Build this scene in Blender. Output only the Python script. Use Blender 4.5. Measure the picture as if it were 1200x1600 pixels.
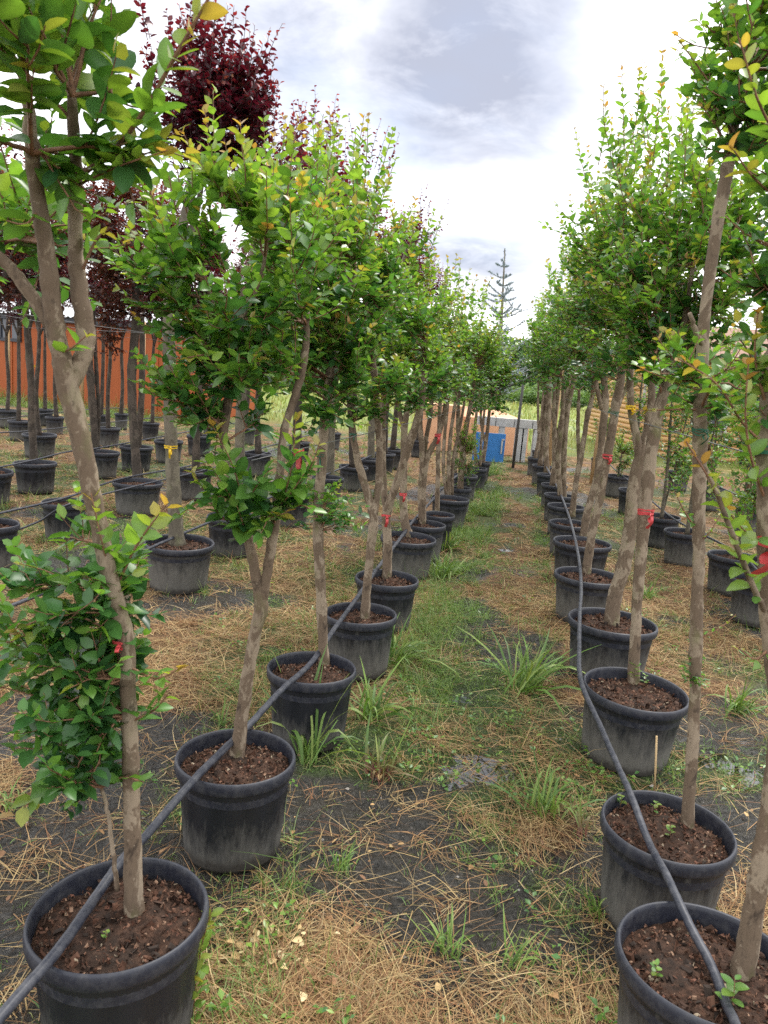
import bpy, math, random
import numpy as np
from mathutils import Vector, Matrix, Quaternion

scene = bpy.context.scene
COL = scene.collection
for o in list(bpy.data.objects):
    bpy.data.objects.remove(o)

# ------------------------------------------------------------------ camera
CAM_H = 1.80
F_PX, PITCH, ROLL = 1204.0, math.radians(10.4), math.radians(-4.7)
cF = np.array([0.0, math.cos(PITCH), -math.sin(PITCH)])
cR0 = np.array([1.0, 0.0, 0.0])
cU0 = np.cross(cR0, cF)
cR = cR0 * math.cos(ROLL) - cU0 * math.sin(ROLL)
cU = cU0 * math.cos(ROLL) + cR0 * math.sin(ROLL)
CAM = np.array([0.0, 0.0, CAM_H])
cam_data = bpy.data.cameras.new('camera')
cam = bpy.data.objects.new('camera', cam_data)
COL.objects.link(cam)
scene.camera = cam
M = Matrix.Identity(4)
for i in range(3):
    M[i][0], M[i][1], M[i][2], M[i][3] = cR[i], cU[i], -cF[i], CAM[i]
cam.matrix_world = M
cam_data.sensor_fit = 'VERTICAL'
cam_data.sensor_height = 36.0
cam_data.lens = F_PX / 1600 * 36.0
cam_data.clip_start = 0.05
cam_data.clip_end = 3000
cam_data.dof.use_dof = True
cam_data.dof.focus_distance = 5.0
cam_data.dof.aperture_fstop = cam_data.lens / 2.6      # a phone's small aperture


def ray(u, v):
    return cF + cR * ((u - 600) / F_PX) + cU * ((800 - v) / F_PX)


def on_z(u, v, z):
    r = ray(u, v)
    return CAM + r * ((z - CAM_H) / r[2])


def at_y(u, v, y):
    r = ray(u, v)
    return CAM + r * (y / r[1])


def to_px(P):
    P = np.asarray(P, float) - CAM
    d = P @ cF
    d = np.where(d < 0.05, 0.05, d)
    return 600 + F_PX * (P @ cR) / d, 800 - F_PX * (P @ cU) / d


# ------------------------------------------------------------------ light
SUN_EL, SUN_AZ = math.radians(64), math.radians(35)     # azimuth from +Y towards +X
world = bpy.data.worlds.new('World')
scene.world = world
world.use_nodes = True
wt = world.node_tree
for n in list(wt.nodes):
    wt.nodes.remove(n)


def wn(kind, **kw):
    n = wt.nodes.new(kind)
    for k, v in kw.items():
        setattr(n, k, v)
    return n


def wlink(a, b):
    wt.links.new(a, b)


def wmath(op, a, b=None, clamp=False):
    n = wn('ShaderNodeMath', operation=op, use_clamp=clamp)
    for i, x in enumerate((a, b)):
        if x is None:
            continue
        if isinstance(x, (int, float)):
            n.inputs[i].default_value = x
        else:
            wlink(x, n.inputs[i])
    return n.outputs[0]


def wrange(x, a, b, c=0.0, d=1.0, smooth=True):
    n = wn('ShaderNodeMapRange')
    n.interpolation_type = 'SMOOTHSTEP' if smooth else 'LINEAR'
    n.clamp = True
    wlink(x, n.inputs['Value'])
    for k, v in (('From Min', a), ('From Max', b), ('To Min', c), ('To Max', d)):
        n.inputs[k].default_value = v
    return n.outputs[0]


sky = wn('ShaderNodeTexSky', sky_type='NISHITA')
sky.sun_disc = False
sky.sun_elevation = SUN_EL
sky.sun_rotation = SUN_AZ
wtc = wn('ShaderNodeTexCoord')
sep = wn('ShaderNodeSeparateXYZ')
wlink(wtc.outputs['Generated'], sep.inputs[0])
den = wmath('ADD', wmath('MAXIMUM', sep.outputs['Z'], 0.0), 0.22)
comb = wn('ShaderNodeCombineXYZ')
wlink(wmath('DIVIDE', sep.outputs['X'], den), comb.inputs['X'])
wlink(wmath('DIVIDE', sep.outputs['Y'], den), comb.inputs['Y'])


def wnoise(scale, detail, rough, offset=(0, 0, 0), dist=0.0):
    mp = wn('ShaderNodeMapping')
    mp.inputs['Location'].default_value = offset
    wlink(comb.outputs[0], mp.inputs['Vector'])
    n = wn('ShaderNodeTexNoise')
    n.inputs['Scale'].default_value = scale
    n.inputs['Detail'].default_value = detail
    n.inputs['Roughness'].default_value = rough
    n.inputs['Distortion'].default_value = dist
    wlink(mp.outputs[0], n.inputs['Vector'])
    return n.outputs['Fac']


n_big = wnoise(0.9, 5, 0.55, (3.1, 1.7, 0), 0.4)
n_mid = wnoise(2.1, 5, 0.6, (0.4, 5.2, 0), 0.2)
n_fine = wnoise(5.0, 6, 0.62, (8.0, 2.2, 0), 0.3)
cover = wrange(n_big, 0.30, 0.52, 0.72, 1.0)            # broken bright overcast
grey = wrange(n_mid, 0.58, 0.80, 0.0, 0.4)


def cloud(u, v, inner, outer, gain, squash=1.0):
    """one grey cloud base centred on a direction of the sky"""
    d = ray(u, v)
    d = d / np.linalg.norm(d)
    sub = wn('ShaderNodeVectorMath', operation='SUBTRACT')
    wlink(wtc.outputs['Generated'], sub.inputs[0])
    sub.inputs[1].default_value = tuple(d)
    mul = wn('ShaderNodeVectorMath', operation='MULTIPLY')
    wlink(sub.outputs[0], mul.inputs[0])
    mul.inputs[1].default_value = (1, 1, squash)
    ln = wn('ShaderNodeVectorMath', operation='LENGTH')
    wlink(mul.outputs[0], ln.inputs[0])
    dist = wmath('ADD', ln.outputs['Value'], wmath('MULTIPLY', wmath('SUBTRACT', n_fine, 0.5), 0.13))
    dist = wmath('ADD', dist, wmath('MULTIPLY', wmath('SUBTRACT', n_mid, 0.5), 0.22))
    return wmath('MULTIPLY', wrange(dist, inner, outer, 1.0, 0.0), gain)


c1 = cloud(705, 85, 0.04, 0.25, 1.0)
c2 = cloud(490, -10, 0.06, 0.31, 0.72)
c3 = cloud(735, 405, 0.02, 0.19, 0.85, 3.6)
c4 = cloud(800, 465, 0.02, 0.12, 0.55, 5.0)
g = wmath('MAXIMUM', wmath('MAXIMUM', c1, c2), wmath('MAXIMUM', c3, c4))
g = wmath('MAXIMUM', g, grey)
g = wmath('MULTIPLY', g, wmath('ADD', wmath('MULTIPLY', n_fine, 1.5), 0.22), clamp=True)
g = wmath('POWER', g, 0.6)
ccol = wn('ShaderNodeMix', data_type='RGBA')
ccol.inputs['A'].default_value = (12.0, 12.0, 12.2, 1)
ccol.inputs['B'].default_value = (2.85, 3.05, 3.75, 1)
wlink(g, ccol.inputs['Factor'])
smix = wn('ShaderNodeMix', data_type='RGBA')
wlink(cover, smix.inputs['Factor'])
wlink(sky.outputs[0], smix.inputs['A'])
wlink(ccol.outputs['Result'], smix.inputs['B'])
bg = wn('ShaderNodeBackground')
bg.inputs['Strength'].default_value = 0.10
wlink(smix.outputs['Result'], bg.inputs['Color'])
wout = wn('ShaderNodeOutputWorld')
wlink(bg.outputs[0], wout.inputs['Surface'])

sun_d = bpy.data.lights.new('sun', 'SUN')
sun_d.energy = 2.0
sun_d.angle = math.radians(18)
sun_d.color = (1.0, 0.96, 0.9)
sun = bpy.data.objects.new('sun', sun_d)
COL.objects.link(sun)
sdir = Vector((math.sin(SUN_AZ) * math.cos(SUN_EL), math.cos(SUN_AZ) * math.cos(SUN_EL), math.sin(SUN_EL)))
sun.rotation_euler = sdir.to_track_quat('Z', 'Y').to_euler()
sun.location = (4, 6, 12)

scene.view_settings.view_transform = 'Standard'
scene.view_settings.look = 'None'
scene.view_settings.gamma = 1.0
scene.view_settings.use_curve_mapping = False
scene.view_settings.exposure = 1.0
scene.render.engine = 'CYCLES'
scene.cycles.max_bounces = 6
scene.cycles.transparent_max_bounces = 6
scene.cycles.caustics_reflective = False
scene.cycles.caustics_refractive = False
scene.cycles.use_denoising = False


# ------------------------------------------------------------------ materials
class NT:
    def __init__(self, name):
        self.m = bpy.data.materials.new(name)
        self.m.use_nodes = True
        self.t = self.m.node_tree
        self.b = self.t.nodes['Principled BSDF']
        self.out = self.t.nodes['Material Output']

    def n(self, kind, **kw):
        n = self.t.nodes.new(kind)
        for k, v in kw.items():
            setattr(n, k, v)
        return n

    def l(self, a, b):
        self.t.links.new(a, b)

    def coord(self, which='Object', scale=(1, 1, 1)):
        tc = self.n('ShaderNodeTexCoord')
        mp = self.n('ShaderNodeMapping')
        mp.inputs['Scale'].default_value = scale
        self.l(tc.outputs[which], mp.inputs['Vector'])
        return mp.outputs[0]

    def noise(self, vec, scale, detail=4, rough=0.55, dist=0.0):
        n = self.n('ShaderNodeTexNoise')
        n.inputs['Scale'].default_value = scale
        n.inputs['Detail'].default_value = detail
        n.inputs['Roughness'].default_value = rough
        n.inputs['Distortion'].default_value = dist
        self.l(vec, n.inputs['Vector'])
        return n.outputs['Fac']

    def ramp(self, fac, stops):
        r = self.n('ShaderNodeValToRGB')
        e = r.color_ramp.elements
        while len(e) < len(stops):
            e.new(0.5)
        for el, (p, c) in zip(e, stops):
            el.position = p
            el.color = (*c, 1)
        self.l(fac, r.inputs[0])
        return r.outputs[0]

    def rng(self, x, a, b, c=0.0, d=1.0):
        n = self.n('ShaderNodeMapRange')
        n.clamp = True
        self.l(x, n.inputs['Value'])
        for k, v in (('From Min', a), ('From Max', b), ('To Min', c), ('To Max', d)):
            n.inputs[k].default_value = v
        return n.outputs[0]

    def math(self, op, a, b=None):
        n = self.n('ShaderNodeMath', operation=op)
        for i, x in enumerate((a, b)):
            if x is None:
                continue
            if isinstance(x, (int, float)):
                n.inputs[i].default_value = x
            else:
                self.l(x, n.inputs[i])
        return n.outputs[0]

    def mix(self, fac, a, b, blend='MIX'):
        n = self.n('ShaderNodeMix', data_type='RGBA', blend_type=blend)
        for k, x in (('Factor', fac), ('A', a), ('B', b)):
            if isinstance(x, (int, float)):
                n.inputs[k].default_value = x
            elif isinstance(x, tuple):
                n.inputs[k].default_value = (*x, 1)
            else:
                self.l(x, n.inputs[k])
        return n.outputs['Result']

    def bump(self, h, strength=0.4, dist=0.01):
        b = self.n('ShaderNodeBump')
        b.inputs['Strength'].default_value = strength
        b.inputs['Distance'].default_value = dist
        self.l(h, b.inputs['Height'])
        self.l(b.outputs[0], self.b.inputs['Normal'])

    def set(self, color=None, rough=None, spec=None, metal=None):
        for k, v in (('Base Color', color), ('Roughness', rough), ('Specular IOR Level', spec), ('Metallic', metal)):
            if v is None:
                continue
            if isinstance(v, tuple):
                self.b.inputs[k].default_value = (*v, 1)
            elif isinstance(v, (int, float)):
                self.b.inputs[k].default_value = v
            else:
                self.l(v, self.b.inputs[k])
        return self


def leaf_material(name, rough=0.34, transl=0.46, tint=(1.5, 1.45, 0.6)):
    t = NT(name)
    at = t.n('ShaderNodeAttribute', attribute_name='Col')
    vec = t.coord('Object')
    nz = t.noise(vec, 60, 2)
    col = t.mix(t.rng(nz, 0.3, 0.7, 0, 0.35), at.outputs['Color'], t.mix(1.0, at.outputs['Color'], (0.72, 0.78, 0.7), 'MULTIPLY'))
    t.set(color=col, rough=rough, spec=0.6)
    tr = t.n('ShaderNodeBsdfTranslucent')
    t.l(t.mix(1.0, col, tint, 'MULTIPLY'), tr.inputs['Color'])
    ms = t.n('ShaderNodeMixShader')
    ms.inputs[0].default_value = transl
    t.l(t.b.outputs[0], ms.inputs[1])
    t.l(tr.outputs[0], ms.inputs[2])
    t.l(ms.outputs[0], t.out.inputs['Surface'])
    return t.m


def bark_material(name, light, mid, dark, moss=(0.13, 0.15, 0.05)):
    t = NT(name)
    v1 = t.coord('Object', (1, 1, 0.6))
    v2 = t.coord('Object', (1, 1, 0.28))
    a = t.noise(v1, 11, 6, 0.62, 0.5)
    b = t.noise(v2, 90, 4, 0.65)
    c = t.noise(t.coord('Object', (1, 1, 0.5)), 9, 4, 0.6)
    col = t.ramp(a, [(0.32, dark), (0.39, mid), (0.50, mid), (0.535, light), (0.78, light)])
    d = t.noise(t.coord('Object', (1, 1, 0.45)), 5, 5, 0.65, 0.8)
    col = t.mix(t.rng(d, 0.48, 0.62, 0.0, 0.5), col, mid)
    col = t.mix(t.rng(b, 0.50, 0.78, 0, 0.45), col, dark)
    e = t.noise(t.coord('Object', (1, 1, 0.7)), 38, 3, 0.6)
    col = t.mix(t.rng(e, 0.62, 0.70, 0, 0.6), col, dark)
    col = t.mix(t.rng(c, 0.56, 0.72, 0, 0.55), col, moss)
    f = t.noise(t.coord('Object', (1, 1, 0.8)), 75, 2, 0.5)
    col = t.mix(t.rng(f, 0.66, 0.70, 0, 0.55), col, light)
    t.set(color=col, rough=0.82, spec=0.25)
    t.bump(t.math('ADD', a, t.math('MULTIPLY', b, 0.7)), 0.5, 0.006)
    return t.m


MAT = {}
MAT['leaf'] = leaf_material('crape_leaf')
MAT['red_leaf'] = leaf_material('purple_plum_leaf', 0.36, 0.36, (1.9, 0.7, 0.9))
MAT['far_leaf'] = leaf_material('far_tree_leaf', 0.6, 0.25)
MAT['blade'] = leaf_material('grass_blade', 0.55, 0.3, (1.2, 1.2, 0.7))
MAT['straw'] = leaf_material('dry_straw', 0.8, 0.12, (1.1, 1.0, 0.8))
MAT['bark'] = bark_material('crape_bark', (0.27, 0.215, 0.155), (0.140, 0.102, 0.070), (0.055, 0.040, 0.029))
MAT['bark_grey'] = bark_material('grey_bark', (0.165, 0.145, 0.108), (0.108, 0.094, 0.07), (0.05, 0.043, 0.034))
MAT['bark_dark'] = bark_material('plum_bark', (0.095, 0.075, 0.06), (0.052, 0.042, 0.034), (0.024, 0.02, 0.017), (0.10, 0.10, 0.06))
t = NT('twig'); a = t.noise(t.coord('Object'), 60, 3)
t.set(color=t.ramp(a, [(0.3, (0.12, 0.06, 0.035)), (0.7, (0.26, 0.13, 0.07))]), rough=0.7); MAT['twig'] = t.m
t = NT('dark_twig'); t.set(color=t.ramp(t.noise(t.coord('Object'), 60, 3), [(0.3, (0.035, 0.02, 0.02)), (0.7, (0.07, 0.045, 0.04))]), rough=0.7); MAT['dark_twig'] = t.m

t = NT('pot_plastic')                      # blue black plastic with a dusty lower half
vec = t.coord('Object')
tc = t.n('ShaderNodeTexCoord'); sp = t.n('ShaderNodeSeparateXYZ'); t.l(tc.outputs['Object'], sp.inputs[0])
oi = t.n('ShaderNodeObjectInfo')
n1 = t.noise(t.coord('Object', (1, 1, 0.5)), 12, 6, 0.75)
n2 = t.noise(t.coord('Object', (1, 1, 0.22)), 42, 5, 0.7)
hgt = t.rng(sp.outputs['Z'], 0.31, 0.03, -0.14, 0.80)
dust = t.math('ADD', hgt, t.math('MULTIPLY', t.math('SUBTRACT', n1, 0.5), 1.3))
dust = t.math('ADD', dust, t.math('MULTIPLY', t.math('SUBTRACT', n2, 0.5), 0.7))
dust = t.math('ADD', dust, t.math('MULTIPLY', t.math('SUBTRACT', oi.outputs['Random'], 0.42), 0.7))
dustf = t.rng(dust, 0.05, 0.75, 0.0, 0.85)
mud = t.rng(t.math('ADD', t.math('MULTIPLY', sp.outputs['Z'], -1.0), t.math('MULTIPLY', n1, 0.11)), 0.0, 0.03, 0.0, 0.85)
c = t.mix(dustf, t.mix(n1, (0.007, 0.008, 0.0115), (0.014, 0.016, 0.021)), t.mix(n2, (0.075, 0.071, 0.063), (0.165, 0.157, 0.138)))
c = t.mix(mud, c, (0.03, 0.026, 0.022))
t.set(color=c, rough=t.rng(dust, 0.1, 0.6, 0.48, 0.85), spec=0.4)
t.bump(n2, 0.12, 0.004)
MAT['pot'] = t.m
t = NT('pot_rim')
n1 = t.noise(t.coord('Object'), 30, 5, 0.7); n2 = t.noise(t.coord('Object'), 6, 3)
c = t.mix(t.rng(n1, 0.45, 0.75, 0, 0.3), t.mix(n2, (0.010, 0.012, 0.020), (0.019, 0.022, 0.034)), (0.12, 0.118, 0.115))
t.set(color=c, rough=t.rng(n1, 0.3, 0.7, 0.42, 0.66), spec=0.45); t.bump(n1, 0.1, 0.003); MAT['rim'] = t.m

t = NT('soil')
v = t.coord('Object'); n1 = t.noise(v, 34, 6, 0.7); n2 = t.noise(v, 130, 4, 0.7); n3 = t.noise(v, 8, 3)
c = t.ramp(n1, [(0.30, (0.018, 0.012, 0.009)), (0.5, (0.055, 0.03, 0.02)), (0.68, (0.12, 0.065, 0.042))])
c = t.mix(t.rng(n3, 0.45, 0.65, 0, 0.6), c, (0.028, 0.022, 0.018)); c = t.mix(t.rng(n2, 0.66, 0.74, 0, 0.7), c, (0.22, 0.17, 0.12))
t.set(color=c, rough=0.9, spec=0.2); t.bump(t.math('ADD', n1, n2), 0.9, 0.012); MAT['soil'] = t.m
t = NT('mulch'); at = t.n('ShaderNodeAttribute', attribute_name='Col'); t.set(color=at.outputs['Color'], rough=0.85, spec=0.2); MAT['mulch'] = t.m

t = NT('hose'); v = t.coord('Object'); n1 = t.noise(v, 25, 5, 0.7)
t.set(color=t.mix(t.rng(n1, 0.4, 0.72, 0, 0.7), (0.014, 0.017, 0.028), (0.085, 0.086, 0.095)), rough=0.5, spec=0.45); t.bump(n1, 0.1, 0.003); MAT['hose'] = t.m
t = NT('wire'); t.set(color=(0.16, 0.16, 0.165), rough=0.5, metal=0.6); MAT['wire'] = t.m
t = NT('green_tie'); t.set(color=(0.01, 0.10, 0.055), rough=0.5); MAT['tie'] = t.m
t = NT('red_ribbon'); n1 = t.noise(t.coord('Object'), 40, 3)
t.set(color=t.mix(n1, (0.42, 0.025, 0.035), (0.62, 0.09, 0.09)), rough=0.5); MAT['red'] = t.m
t = NT('yellow_ribbon'); t.set(color=(0.75, 0.5, 0.02), rough=0.5); MAT['yellow'] = t.m
t = NT('bamboo'); t.set(color=t.mix(t.noise(t.coord('Object'), 30, 3), (0.40, 0.27, 0.13), (0.52, 0.38, 0.20)), rough=0.7); MAT['bamboo'] = t.m
t = NT('stake_wood'); t.set(color=t.mix(t.noise(t.coord('Object', (1, 1, 0.1)), 40, 4), (0.30, 0.19, 0.09), (0.46, 0.31, 0.16)), rough=0.8); MAT['stake'] = t.m
t = NT('orange_board'); v = t.coord('Object', (1, 1, 0.12)); n1 = t.noise(v, 9, 5, 0.6, 0.8); n2 = t.noise(t.coord('Object', (1, 1, 0.6)), 4.5, 2)
oi = t.n('ShaderNodeObjectInfo')
c = t.mix(n1, (0.28, 0.066, 0.017), (0.40, 0.105, 0.03)); c = t.mix(t.rng(n2, 0.68, 0.74, 0, 0.8), c, (0.2, 0.035, 0.012))
c = t.mix(t.math('MULTIPLY', oi.outputs['Random'], 0.3), c, (0.34, 0.08, 0.022)); t.set(color=c, rough=0.6, spec=0.3); MAT['orange'] = t.m
t = NT('grey_metal'); n1 = t.noise(t.coord('Object'), 3, 4)
t.set(color=t.mix(n1, (0.42, 0.44, 0.46), (0.58, 0.6, 0.62)), rough=0.5, metal=0.1); MAT['metal'] = t.m
t = NT('slate_frame'); t.set(color=(0.03, 0.035, 0.05), rough=0.5); MAT['slate'] = t.m
t = NT('window_glass'); t.set(color=(0.05, 0.06, 0.08), rough=0.08, spec=0.6); MAT['glass'] = t.m
t = NT('log_wood'); v = t.coord('Object', (0.08, 1, 1)); n1 = t.noise(v, 14, 5, 0.6); oi = t.n('ShaderNodeObjectInfo')
c = t.mix(n1, (0.46, 0.26, 0.10), (0.62, 0.40, 0.18)); c = t.mix(t.math('MULTIPLY', oi.outputs['Random'], 0.35), c, (0.42, 0.22, 0.09))
t.set(color=c, rough=0.65); MAT['log'] = t.m
t = NT('roof_brown'); t.set(color=t.mix(t.noise(t.coord('Object'), 5, 4), (0.16, 0.08, 0.05), (0.24, 0.13, 0.09)), rough=0.8); MAT['roof'] = t.m
t = NT('concrete'); n1 = t.noise(t.coord('Object'), 6, 6, 0.65)
t.set(color=t.ramp(n1, [(0.3, (0.33, 0.33, 0.33)), (0.7, (0.5, 0.5, 0.49))]), rough=0.9); t.bump(n1, 0.3, 0.01); MAT['concrete'] = t.m
t = NT('blue_board'); n1 = t.noise(t.coord('Object'), 4, 4)
t.set(color=t.mix(n1, (0.02, 0.14, 0.42), (0.035, 0.2, 0.52)), rough=0.5); MAT['blue'] = t.m
t = NT('peach_sheet'); n1 = t.noise(t.coord('Object'), 3, 4)
t.set(color=t.mix(n1, (0.6, 0.30, 0.16), (0.72, 0.42, 0.25)), rough=0.7); MAT['peach'] = t.m
t = NT('post_steel'); t.set(color=t.mix(t.noise(t.coord('Object'), 20, 4), (0.025, 0.025, 0.026), (0.06, 0.055, 0.05)), rough=0.6); MAT['post'] = t.m
t = NT('puddle_water'); n1 = t.noise(t.coord('Object'), 14, 3)
t.set(color=(0.010, 0.0095, 0.008), rough=0.03, spec=1.0); t.bump(n1, 0.04, 0.004); MAT['water'] = t.m
t = NT('needle'); at = t.n('ShaderNodeAttribute', attribute_name='Col'); t.set(color=at.outputs['Color'], rough=0.6); MAT['needle'] = t.m

# ground: mud under straw and grass; the attribute carries what grows where
t = NT('ground')
at = t.n('ShaderNodeAttribute', attribute_name='Col')       # r straw, g green, b field
sp = t.n('ShaderNodeSeparateColor'); t.l(at.outputs['Color'], sp.inputs[0])
v = t.coord('Object')
n0 = t.noise(v, 1.6, 6, 0.65); n1 = t.noise(v, 9, 6, 0.7, 0.4); n2 = t.noise(v, 55, 5, 0.7, 0.6); n3 = t.noise(v, 210, 3, 0.7)
mudc = t.ramp(n2, [(0.3, (0.016, 0.0155, 0.015)), (0.5, (0.05, 0.048, 0.044)), (0.70, (0.14, 0.13, 0.116))])
mudc = t.mix(t.rng(n1, 0.45, 0.65, 0, 0.6), mudc, (0.075, 0.062, 0.045))
mudc = t.mix(t.rng(n3, 0.66, 0.72, 0, 0.5), mudc, (0.2, 0.19, 0.17))
strawc = t.ramp(n2, [(0.30, (0.03, 0.02, 0.012)), (0.47, (0.10, 0.058, 0.028)), (0.60, (0.27, 0.16, 0.07)), (0.78, (0.42, 0.29, 0.14))])
strawc = t.mix(t.rng(n0, 0.4, 0.62, 0, 0.7), strawc, t.mix(n3, (0.18, 0.085, 0.04), (0.30, 0.17, 0.08)))
greenc = t.ramp(n2, [(0.3, (0.025, 0.045, 0.012)), (0.6, (0.075, 0.12, 0.03)), (0.8, (0.15, 0.18, 0.06))])
fieldc = t.ramp(n1, [(0.3, (0.13, 0.19, 0.035)), (0.6, (0.22, 0.26, 0.055)), (0.8, (0.31, 0.31, 0.09))])
sf = t.rng(t.math('ADD', sp.outputs[0], t.math('MULTIPLY', t.math('SUBTRACT', n1, 0.5), 0.9)), 0.30, 0.62)
gf = t.rng(t.math('ADD', sp.outputs[1], t.math('MULTIPLY', t.math('SUBTRACT', n1, 0.5), 0.9)), 0.40, 0.75, 0, 0.85)
c = t.mix(sf, mudc, strawc); c = t.mix(gf, c, greenc); c = t.mix(sp.outputs[2], c, fieldc)
wet = t.rng(n0, 0.42, 0.62)
rr = t.mix(sf, t.mix(wet, (0.34, 0.34, 0.34), (0.07, 0.07, 0.07)), (0.9, 0.9, 0.9))
t.set(color=c, rough=rr, spec=0.4)
t.bump(t.math('ADD', n2, t.math('MULTIPLY', n3, 0.6)), 1.0, 0.03)
MAT['ground'] = t.m


# ------------------------------------------------------------------ mesh helpers
def make_mesh(name, V, faces, mats, col=None, smooth=True, mat_idx=None):
    """faces: list of int arrays (n,3) and/or (n,4)"""
    V = np.asarray(V, np.float32)
    me = bpy.data.meshes.new(name)
    me.vertices.add(len(V))
    me.vertices.foreach_set('co', V.ravel())
    loops, starts, totals = [], [], []
    s = 0
    for f in faces:
        f = np.asarray(f, np.int32)
        if len(f) == 0:
            continue
        k = f.shape[1]
        loops.append(f.ravel())
        starts.append(s + k * np.arange(len(f)))
        totals.append(np.full(len(f), k))
        s += k * len(f)
    loops = np.concatenate(loops); starts = np.concatenate(starts)
    me.loops.add(len(loops))
    me.loops.foreach_set('vertex_index', loops.astype(np.int32))
    me.polygons.add(len(starts))
    me.polygons.foreach_set('loop_start', starts.astype(np.int32))
    me.polygons.foreach_set('use_smooth', np.full(len(starts), bool(smooth)))
    if col is not None:
        a = me.color_attributes.new('Col', 'FLOAT_COLOR', 'POINT')
        c4 = np.ones((len(V), 4), np.float32)
        c4[:, :3] = col
        a.data.foreach_set('color', c4.ravel())
    for m in (mats if isinstance(mats, (list, tuple)) else [mats]):
        me.materials.append(m)
    if mat_idx is not None:
        me.polygons.foreach_set('material_index', np.asarray(mat_idx, np.int32))
    me.update(calc_edges=True)
    me.validate()
    return me


def add(name, me, parent=None, loc=None, **props):
    o = bpy.data.objects.new(name, me)
    COL.objects.link(o)
    if parent is not None:
        o.parent = parent
    if loc is not None:
        o.location = Vector([float(x) for x in loc])
    for k, v in props.items():
        o[k] = v
    return o


def root(name, loc, label, category, group=None):
    o = add(name, None, None, loc, label=label, category=category)
    o.empty_display_size = 0.1
    if group:
        o['group'] = group
    return o


def norm(v):
    v = np.asarray(v, float)
    return v / np.maximum(np.linalg.norm(v, axis=-1, keepdims=True), 1e-9)


class Geo:
    """collects pieces into ONE mesh"""
    def __init__(self):
        self.V, self.Q, self.T, self.C, self.n = [], [], [], [], 0

    def put(self, V, Q=None, T=None, col=None):
        V = np.asarray(V, float)
        if Q is not None and len(Q):
            self.Q.append(np.asarray(Q) + self.n)
        if T is not None and len(T):
            self.T.append(np.asarray(T) + self.n)
        self.V.append(V)
        c = np.zeros((len(V), 3)) if col is None else np.broadcast_to(np.asarray(col, float), (len(V), 3))
        self.C.append(c)
        self.n += len(V)

    def mesh(self, name, mats, smooth=True, color=False):
        fs = []
        if self.Q:
            fs.append(np.concatenate(self.Q))
        if self.T:
            fs.append(np.concatenate(self.T))
        return make_mesh(name, np.concatenate(self.V), fs, mats, np.concatenate(self.C) if color else None, smooth)

    def box(self, c, s, rot=None):
        h = np.array(s) / 2
        v = np.array([[x, y, z] for x in (-1, 1) for y in (-1, 1) for z in (-1, 1)]) * h
        if rot is not None:
            v = v @ np.array(rot).T
        self.put(v + np.array(c), [[0, 1, 3, 2], [4, 6, 7, 5], [0, 4, 5, 1], [2, 3, 7, 6], [0, 2, 6, 4], [1, 5, 7, 3]])
        return self


def catmull(P, per=6):
    P = np.asarray(P, float)
    if len(P) < 3:
        t = np.linspace(0, 1, per + 1)[:, None]
        return P[0] * (1 - t) + P[-1] * t
    Q = np.vstack([2 * P[0] - P[1], P, 2 * P[-1] - P[-2]])
    out = []
    for i in range(1, len(Q) - 2):
        for t in np.linspace(0, 1, per, endpoint=False):
            a, b, c, d = Q[i - 1], Q[i], Q[i + 1], Q[i + 2]
            out.append(0.5 * ((2 * b) + (-a + c) * t + (2 * a - 5 * b + 4 * c - d) * t * t + (-a + 3 * b - 3 * c + d) * t ** 3))
    out.append(P[-1])
    return np.array(out)


def tube(geo, P, R, sides=8, cap=True, bump=0.0, rng=None, col=None):
    P = np.asarray(P, float)
    n = len(P)
    R = np.broadcast_to(np.asarray(R, float), (n,))
    T = norm(np.gradient(P, axis=0))
    ref = np.array([1.0, 0, 0]) if abs(T[0][0]) < 0.9 else np.array([0, 1.0, 0])
    u = norm(ref - T[0] * (ref @ T[0]))
    ang = np.arange(sides) * 2 * math.pi / sides
    V = []
    for i in range(n):
        u = norm(u - T[i] * (u @ T[i]))
        w = np.cross(T[i], u)
        r = R[i] * np.ones(sides)
        if bump and rng is not None:
            r = r * (1 + bump * rng.normal(size=sides))
        V.append(P[i] + np.outer(np.cos(ang) * r, u) + np.outer(np.sin(ang) * r, w))
    V = np.concatenate(V)
    i = np.arange(n - 1)[:, None] * sides
    k = np.arange(sides)[None, :]
    k2 = (k + 1) % sides
    Q = np.stack([i + k, i + k2, i + sides + k2, i + sides + k], -1).reshape(-1, 4)
    Tt = None
    if cap:
        V = np.vstack([V, P[0], P[-1]])
        a, b = n * sides, n * sides + 1
        kk = np.arange(sides)
        Tt = np.vstack([np.stack([np.full(sides, a), (kk + 1) % sides, kk], 1),
                        np.stack([np.full(sides, b), (n - 1) * sides + kk, (n - 1) * sides + (kk + 1) % sides], 1)])
    geo.put(V, Q, Tt, col)


# smooth value noise in numpy (world-space, used for ground cover and relief)
def vnoise(x, y, seed):
    x = np.asarray(x, float); y = np.asarray(y, float)
    xi = np.floor(x).astype(np.int64); yi = np.floor(y).astype(np.int64)
    fx = x - xi; fy = y - yi
    fx = fx * fx * (3 - 2 * fx); fy = fy * fy * (3 - 2 * fy)

    def h(a, b):
        k = (a * 374761393 + b * 668265263 + seed * 974711) & 0xFFFFFFFF
        k = ((k ^ (k >> 13)) * 1274126177) & 0xFFFFFFFF
        k = (k ^ (k >> 16)) & 0xFFFFFFFF
        return k / 4294967295.0
    return (h(xi, yi) * (1 - fx) + h(xi + 1, yi) * fx) * (1 - fy) + (h(xi, yi + 1) * (1 - fx) + h(xi + 1, yi + 1) * fx) * fy


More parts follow.
